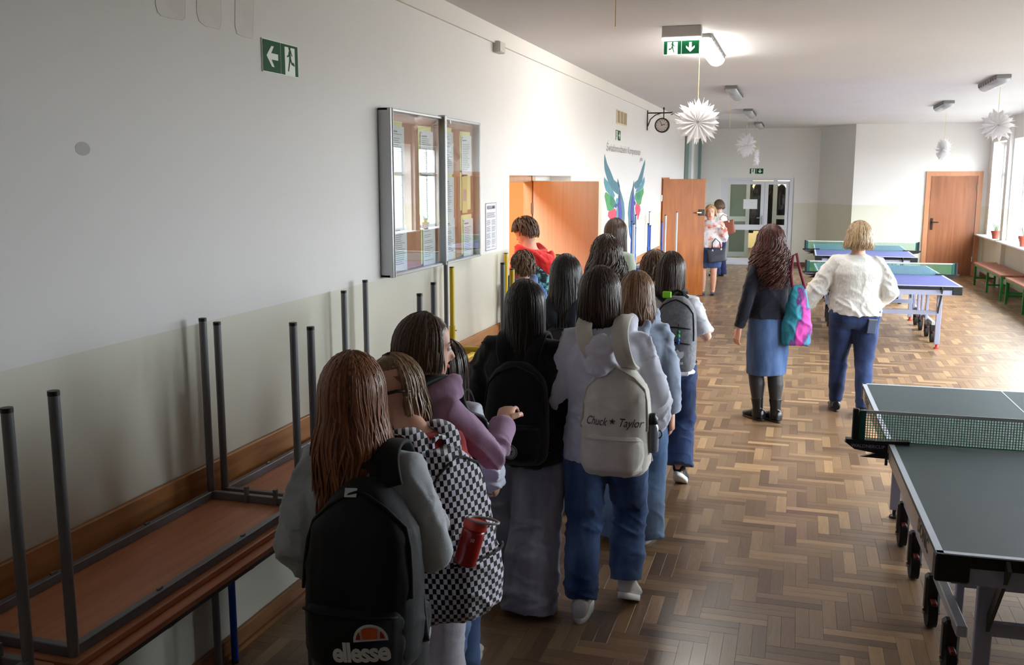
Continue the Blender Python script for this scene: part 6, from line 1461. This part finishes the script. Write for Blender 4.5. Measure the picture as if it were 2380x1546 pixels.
# 10
P10 = person('tall girl with straight dark hair and sage green top before the painted wings', -1.56, 8.5, -22, 1.63, 1.0, yaw=-.25, group=LINE_)
garment(P10, 'top', fabric('sage_jersey', rgb(150, 164, 152), .05), hem=.48, ease=.026); trousers(P10, 'trousers', JEAND); shoes(P10, WLEATH, WSOLE)
hair(P10, DARKBR, 'long', .27, 260, 13, ((0, 1, 1), (.10, 1.0, 1.0), (.28, 1.0, 1.1)), gap=.95, wave=.004, vol=.012)
# 11
P11 = person('child with curly brown hair walking ahead of the grey backpack', -.985, 6.95, 4, 1.455, 1.0, footR=(.12, -.10, 0), group=LINE_, vox=.012)
garment(P11, 'jumper', fabric('olive_knit', rgb(84, 80, 70), .1), hem=.47, ease=.028, vox=.011); trousers(P11, 'trousers', fabric('dark_twill', rgb(40, 42, 52), .1), vox=.011); shoes(P11, fabric('red_canvas', rgb(150, 40, 48), .1), WSOLE)
hair(P11, CURLBR, 'long', .07, 280, 14, ((0, 1, 1), (.04, 1.05, 1.02), (.09, .95, .9)), gap=.9, wave=.006, freq=110, curl=.011, rl=.0085, vol=.024, jit=.25)
# 12 boy in red
P12 = person('boy in red hoodie with teal backpack looking down at the classroom door', -2.12, 7.72, 58, 1.665, .98, pitch=-.42, yaw=.30, head_off=(0, .06), vox=.009, face_parts=True, armL=((-.2, .2, -1), (.1, .8, -.4)), armR=((.2, .2, -1), (-.1, .8, -.4)))
garment(P12, 'hoodie', fabric('red_jersey', rgb(206, 40, 40), .06), hem=.47, ease=.03, sleeve=(.054, .05, .044), amp=.009, hood=True); trousers(P12, 'trousers', JEAND); shoes(P12, WLEATH, WSOLE)
hair(P12, MIDBR, 'short', .055, 380, rl=.0075, vol=.010)
TEAL = fabric('teal_camouflage', rgb(34, 66, 74), 0.0); 
def camo(m):
    n = m.node_tree.nodes; L = m.node_tree.links; tc = n.new('ShaderNodeTexCoord'); v = n.new('ShaderNodeTexNoise'); v.inputs['Scale'].default_value = 22; L.new(tc.outputs['Object'], v.inputs[0]); c = n.new('ShaderNodeValToRGB'); c.color_ramp.interpolation = 'CONSTANT'; e = c.color_ramp.elements
    e[0].color = rgb(18, 26, 34); e[1].position = .5; e[1].color = rgb(52, 112, 122); q = e.new(.58); q.color = rgb(120, 176, 182); L.new(v.outputs['Fac'], c.inputs[0]); L.new(c.outputs[0], n['Principled BSDF'].inputs['Base Color'])
camo(TEAL)
backpack(P12, 'teal and black patterned backpack on the boy in red', H=.44, W=.15, D=.17, z=.86, gap=.11, mat=TEAL, strapm=BLKCL, pocket_h=.40, seed=41, amp=.005, straps=False)
# 13 small boy in blue
P13 = person('small boy with cropped brown hair and blue hoodie behind the yellow table', -2.07, 7.26, 25, 1.415, .98, pitch=-.12, yaw=.15, vox=.010)
garment(P13, 'hoodie', fabric('blue_jersey', rgb(76, 106, 158), .08), hem=.47, ease=.03, amp=.009, hood=True); trousers(P13, 'trousers', BLKCL); shoes(P13, BLKCL, WSOLE)
hair(P13, hairmat('hair_cropped_brown', rgb(58, 40, 28), rgb(118, 88, 62)), 'short', .035, 520, rl=.0065, vol=.009)
# 14 woman with dark red curls
P14 = person('woman with long dark curls, navy jumper and denim pencil skirt', -.205, 8.02, 38, 1.60, 1.0, adult=True, hip_w=.92, yaw=-.25, armL=((-.28, .0, -1), (-.16, .14, -1)), armR=((.16, .02, -1), (.0, .35, -.9)), footL=(-.05, .05, 0), footR=(.05, -.05, 0), handvox=.003, curl=.5)
garment(P14, 'jumper', fabric('navy_rib_knit', rgb(20, 22, 36), .1, stretch=(1, 1, .15), bscale=160), hem=.54, ease=.024, hemw=.016, sleeve=(.044, .038, .030), amp=.004)
skirt(P14, JEANB, .245, .575, .165, .128, .160, .122, label='mid blue denim pencil skirt', slit=True)
for s in (-1, 1):
    K, A, H_ = P14.kne[s], P14.ank[s], P14.hip[s]
    v, f = bake(MB().tube([H_*.4+K*.6, K, K*.62+A*.38+np.array([0, -.01, 0]), K*.25+A*.75, A], np.array([.052, .040, .040, .028, .026])*1.6, 14), .009, 2); link_mesh('tights', v, f, SKINT, P14.root)
shoes(P14, BLEATH, BSOLE, 'boot', L=.25)
hair(P14, MAROON, 'long', .30, 420, 20, ((0, 1, 1), (.06, 1.14, 1.1), (.15, 1.30, 1.22), (.24, 1.35, 1.3), (.32, 1.2, 1.25)), gap=.85, wave=.010, freq=62, curl=.016, rl=.009, vol=.022, jit=.2)
# 15 woman in white jumper
P15 = person('woman in chunky white jumper and blue jeans with blond bob', .49, 8.48, 4, 1.625, 1.14, adult=True, hip_w=1.02, armL=((-.60, .02, -1), (-.72, .25, -1)), armR=((.42, -.25, -1), (-.30, .75, -.42)), footL=(-.11, .10, 0), footR=(.08, -.16, 0), tipL=.0, handvox=.003, palm={-1: (.5, -.2, 0)})
garment(P15, 'jumper', M('white_cable_knit', rgb(226, 224, 218), .95, var=.05, scale=30, bump=.9, bscale=85, sheen=.3, stretch=(1.0, 1.0, .45)), hem=.525, ease=.040, hemw=-.006, sleeve=(.056, .056, .040), amp=.008, waist=.012, belly=.012)
trousers(P15, 'jeans', denim('denim_navy', rgb(24, 33, 62), rgb(58, 78, 124)), (.066, .058, .043, .040, .032), hemz=.085, hip_w=1.10, waist=.60, amp=.004, seatd=.008); shoes(P15, BLEATH, BSOLE, 'boot', L=.25)
hair(P15, BLONDG, 'long', .085, 340, 13, ((0, 1, 1), (.04, 1.06, 1.04), (.08, 1.08, 1.0), (.11, .98, .88)), gap=.95, wave=.010, freq=45, curl=.004, rl=.0085, vol=.020, jit=.2)
for s in (-1, 1):
    sp = MB().cbox(np.array([s*.085-.055, -.145, .845]), np.array([s*.085+.055, -.128, .845+.003]), .001)
ph_ = thing('phone_pocket_flap', 'pale patch with dark phone edge at the jeans back pocket of the white-jumper woman', 'phone', tuple(xf(P15.M, [(.125, -.145, .80)])[0])); ph_.rotation_euler = (0, .1, math.radians(18))
obj('case', MB().cbox(np.array([-.036, -.006, -.09]), np.array([.036, .006, .03]), .005), M('phone_case', rgb(60, 70, 92), .4), ph_); obj('rim', MB().cbox(np.array([-.037, -.0075, .022]), np.array([.037, .0075, .034]), .003), CHROME, ph_)
# tote bag on the arm of the woman with dark curls
tb = thing('tote_bag', 'turquoise and pink tote bag with wine-red handles on the curly-haired woman', 'bag', (0, 0, 0)); tb.matrix_world = Matrix(rotM(.025, 7.93, .655, math.radians(14)).tolist())
TIE = M('turquoise_pink_dye', rgb(30, 130, 150), .7)
def dye(m):
    n = m.node_tree.nodes; L = m.node_tree.links; tc = n.new('ShaderNodeTexCoord'); mp = n.new('ShaderNodeMapping'); mp.inputs['Rotation'].default_value = (0, .5, 0); mp.inputs['Scale'].default_value = (9, 9, 3.5); L.new(tc.outputs['Object'], mp.inputs[0]); v = n.new('ShaderNodeTexNoise'); v.inputs['Scale'].default_value = 1.0; v.inputs['Detail'].default_value = 4; L.new(mp.outputs[0], v.inputs[0]); c = n.new('ShaderNodeValToRGB'); e = c.color_ramp.elements
    e[0].position = .38; e[0].color = rgb(20, 110, 130); e[1].position = .62; e[1].color = rgb(214, 70, 170); q = e.new(.48); q.color = rgb(50, 150, 170); q = e.new(.53); q.color = rgb(92, 48, 120); L.new(v.outputs['Fac'], c.inputs[0]); L.new(c.outputs[0], n['Principled BSDF'].inputs['Base Color'])
dye(TIE)
v, f = bake(MB().loft([ering((0, 0, z), a, b, 26, 2.6) for z, a, b in ((0, .10, .05), (.02, .118, .062), (.12, .122, .066), (.27, .10, .055), (.39, .075, .035), (.46, .058, .02), (.49, .05, .014))]), .008, 2, folds(77, .010, 34, (.8, .2, .3), .6, 4)); link_mesh('body', v, f, TIE, tb)
for s in (-1, 1): obj('handle', MB().tube([(-.05, s*.012, .47), (-.066, s*.014, .58), (-.055, s*.008, .72), (-.03, s*.008, .74), (.005, s*.012, .60), (.05, s*.012, .46)], .009, 8, .45), M('wine_strap', rgb(110, 20, 48), .7), tb, smooth=True)
# 16 woman in pink blouse facing us
P16 = person('woman in pink floral blouse and denim skirt facing the camera', -1.44, 16.6, 184, 1.53, 1.22, adult=True, hip_w=1.1, yaw=.1, armL=((-.30, .15, -1), (.10, .62, .75)), armR=((.26, 0, -1), (.04, .2, -1)), vox=.009, face_parts=True, handvox=.004)
def floral(m):
    n = m.node_tree.nodes; L = m.node_tree.links; tc = n.new('ShaderNodeTexCoord'); v = n.new('ShaderNodeTexNoise'); v.inputs['Scale'].default_value = 9; v.inputs['Detail'].default_value = 3; L.new(tc.outputs['Object'], v.inputs[0]); c = n.new('ShaderNodeValToRGB'); e = c.color_ramp.elements
    e[0].position = .36; e[0].color = rgb(214, 110, 104); e[1].position = .47; e[1].color = rgb(234, 212, 208); q = e.new(.56); q.color = rgb(226, 222, 228); q = e.new(.66); q.color = rgb(198, 186, 196); L.new(v.outputs['Fac'], c.inputs[0]); L.new(c.outputs[0], n['Principled BSDF'].inputs['Base Color']); return m
garment(P16, 'blouse', floral(fabric('pink_floral_cotton', rgb(230, 200, 196), 0)), hem=.535, ease=.045, hemw=-.01, sleeve=(.058, .056, .040), amp=.008, belly=.02)
skirt(P16, JEAND, .31, .605, .21, .155, .20, .15, label='blue denim skirt'); shoes(P16, fabric('navy_suede', rgb(34, 38, 62), .1), BSOLE, 'pump', L=.24)
hair(P16, BLONDL, 'long', .06, 240, 11, ((0, 1, 1), (.05, 1.08, 1.04), (.09, .96, .9)), gap=1.12, wave=.008, freq=45, rl=.009, vol=.018, jit=.2)
def handbag(label, M_, w, d, h, mat, hl, strapm):
    t = thing('handbag', label, 'bag', (0, 0, 0), 0); t.matrix_world = Matrix(np.array(M_).tolist())
    v, f = bake(MB().loft([ering((0, 0, z), a, b, 28, 5) for z, a, b in ((0, w*.92, d), (.02, w, d), (h*.5, w*1.0, d*.8), (h*.93, w*1.04, d*.4), (h, w*1.02, d*.3))]), .008, 2); link_mesh('body', v, f, mat, t)
    for s in (-1, 1): obj('handle', MB().tube([(-w*.45, s*d*.35, h*.95), (-w*.4, s*d*.3, h+hl*.6), (0, s*d*.1, h+hl), (w*.4, s*d*.3, h+hl*.6), (w*.45, s*d*.35, h*.95)], .007, 8), strapm, t, smooth=True)
    for s in (-1, 1): obj('buckle', MB().cbox(np.array([s*w*.45-.012, -d*.55, h*.84]), np.array([s*w*.45+.012, -d*.40, h*1.0]), .003), CHROME, t)
    return t
BLKL = M('black_bag_leather', rgb(40, 42, 54), .42, bump=.15, bscale=220)
hb0 = at_y(1668, 606, 16.42)
handbag('black handbag hanging from the arm of the woman in the pink blouse', np.array(rotM(hb0[0], 16.42, hb0[2]-.02, math.radians(14)))@np.array(Matrix.Rotation(-.12, 4, 'Y')), .155, .06, .225, BLKL, .17, BLKL)
# 17 woman behind
P17 = person('woman in white blouse and navy trousers walking to the glazed door', -1.55, 19.9, 48, 1.55, 1.0, adult=True, pitch=-.2, yaw=.35, vox=.012)
garment(P17, 'blouse', fabric('ivory_cotton', rgb(226, 222, 214), .04), hem=.53, ease=.034, sleeve=(.052, .05, .04), vox=.011); trousers(P17, 'trousers', fabric('navy_twill', rgb(28, 36, 76), .08), (.07, .066, .06, .062, .066), vox=.011); shoes(P17, BLEATH, BSOLE, 'pump', L=.24)
hair(P17, hairmat('hair_brown_bob', rgb(66, 48, 36), rgb(140, 108, 80)), 'long', .075, 220, 11, ((0, 1, 1), (.05, 1.06, 1.0), (.1, .96, .9)), gap=1.0, rl=.009, vol=.014)
hb1 = at_y(1690, 545, 19.72)
handbag('brown leather shoulder bag of the woman in the white blouse', np.array(rotM(hb1[0], 19.72, hb1[2], .1))@np.array(Matrix.Rotation(-.24, 4, 'Y')), .175, .05, .27, M('tan_leather', rgb(138, 70, 44), .45, bump=.12, bscale=200), .14, M('tan_leather', rgb(138, 70, 44), .45))

# ------------------------------------------------------------------ coats behind the glazed door
COATM = [fabric('coat_black', rgb(22, 22, 26), .1), fabric('coat_anthracite', rgb(40, 42, 50), .1)]
rk = thing('coat_rack', 'low coat rack loaded with dark coats behind the glazed door', 'rack', (-.75, 25.12, 0)); obj('rail', MB().tube([(-.7, 0, 1.62), (.7, 0, 1.62)], .018, 10), STEELM, rk, auto=True)
for xx in (-.68, .68): obj('post', MB().tube([(xx, 0, 0), (xx, 0, 1.63)], .02, 10), STEELM, rk, auto=True); obj('foot', MB().cbox(np.array([xx-.02, -.3, 0]), np.array([xx+.02, .3, .04]), .005), STEELM, rk)
def coat(label, x, y, zt, L, w, k, seed):
    t = thing('hooded_coat', label, 'coat', (x, y, zt-L), 0, 'dark coats on the cloakroom rack'); q = L
    v, f = bake(MB().loft([ering((0, 0, z), a*w, b, 22, 2.2) for z, a, b in ((0, .95, .10), (.03, 1, .11), (q*.5, .95, .10), (q*.80, .92, .09), (q*.90, .75, .07), (q*.95, .35, .05))]).tube([(-w*.75, 0, q*.86), (-w*1.25, .02, q*.5), (-w*1.15, 0, q*.18)], [.075, .07, .055], 12).tube([(w*.75, 0, q*.86), (w*1.2, .02, q*.5), (w*1.1, 0, q*.18)], [.075, .07, .055], 12), .014, 3, folds(seed, .012, 26, (.3, 0, .8), .6, 3)); link_mesh('body', v, f, COATM[k], t)
    v, f = bake(MB().sphere((0, -.02, q*.99), (.11, .10, .14), 16, 10).tube([(0, 0, q*.9), (0, .01, q*1.06)], [.10, .07], 14), .012, 3); link_mesh('hood', v, f, COATM[k], t)
coat('black hooded coat seen through the left leaf of the glazed door', -1.24, 24.95, 1.86, 1.25, .16, 0, 1)
coat('anthracite coat beside the black one, seen below the paper notice', -1.0, 24.9, 1.72, 1.05, .15, 1, 2)
coat('black coat seen at the door handle through the glass', -.80, 25.05, 1.78, 1.3, .15, 0, 3)
coat('dark coat in the left half of the right glazed leaf', -.62, 24.95, 1.76, 1.35, .15, 0, 4)
coat('anthracite coat behind the right glazed leaf', -.44, 25.05, 1.70, 1.2, .15, 1, 5)
coat('last dark coat at the right edge of the right glazed leaf', -.26, 24.95, 1.66, 1.3, .15, 0, 6)
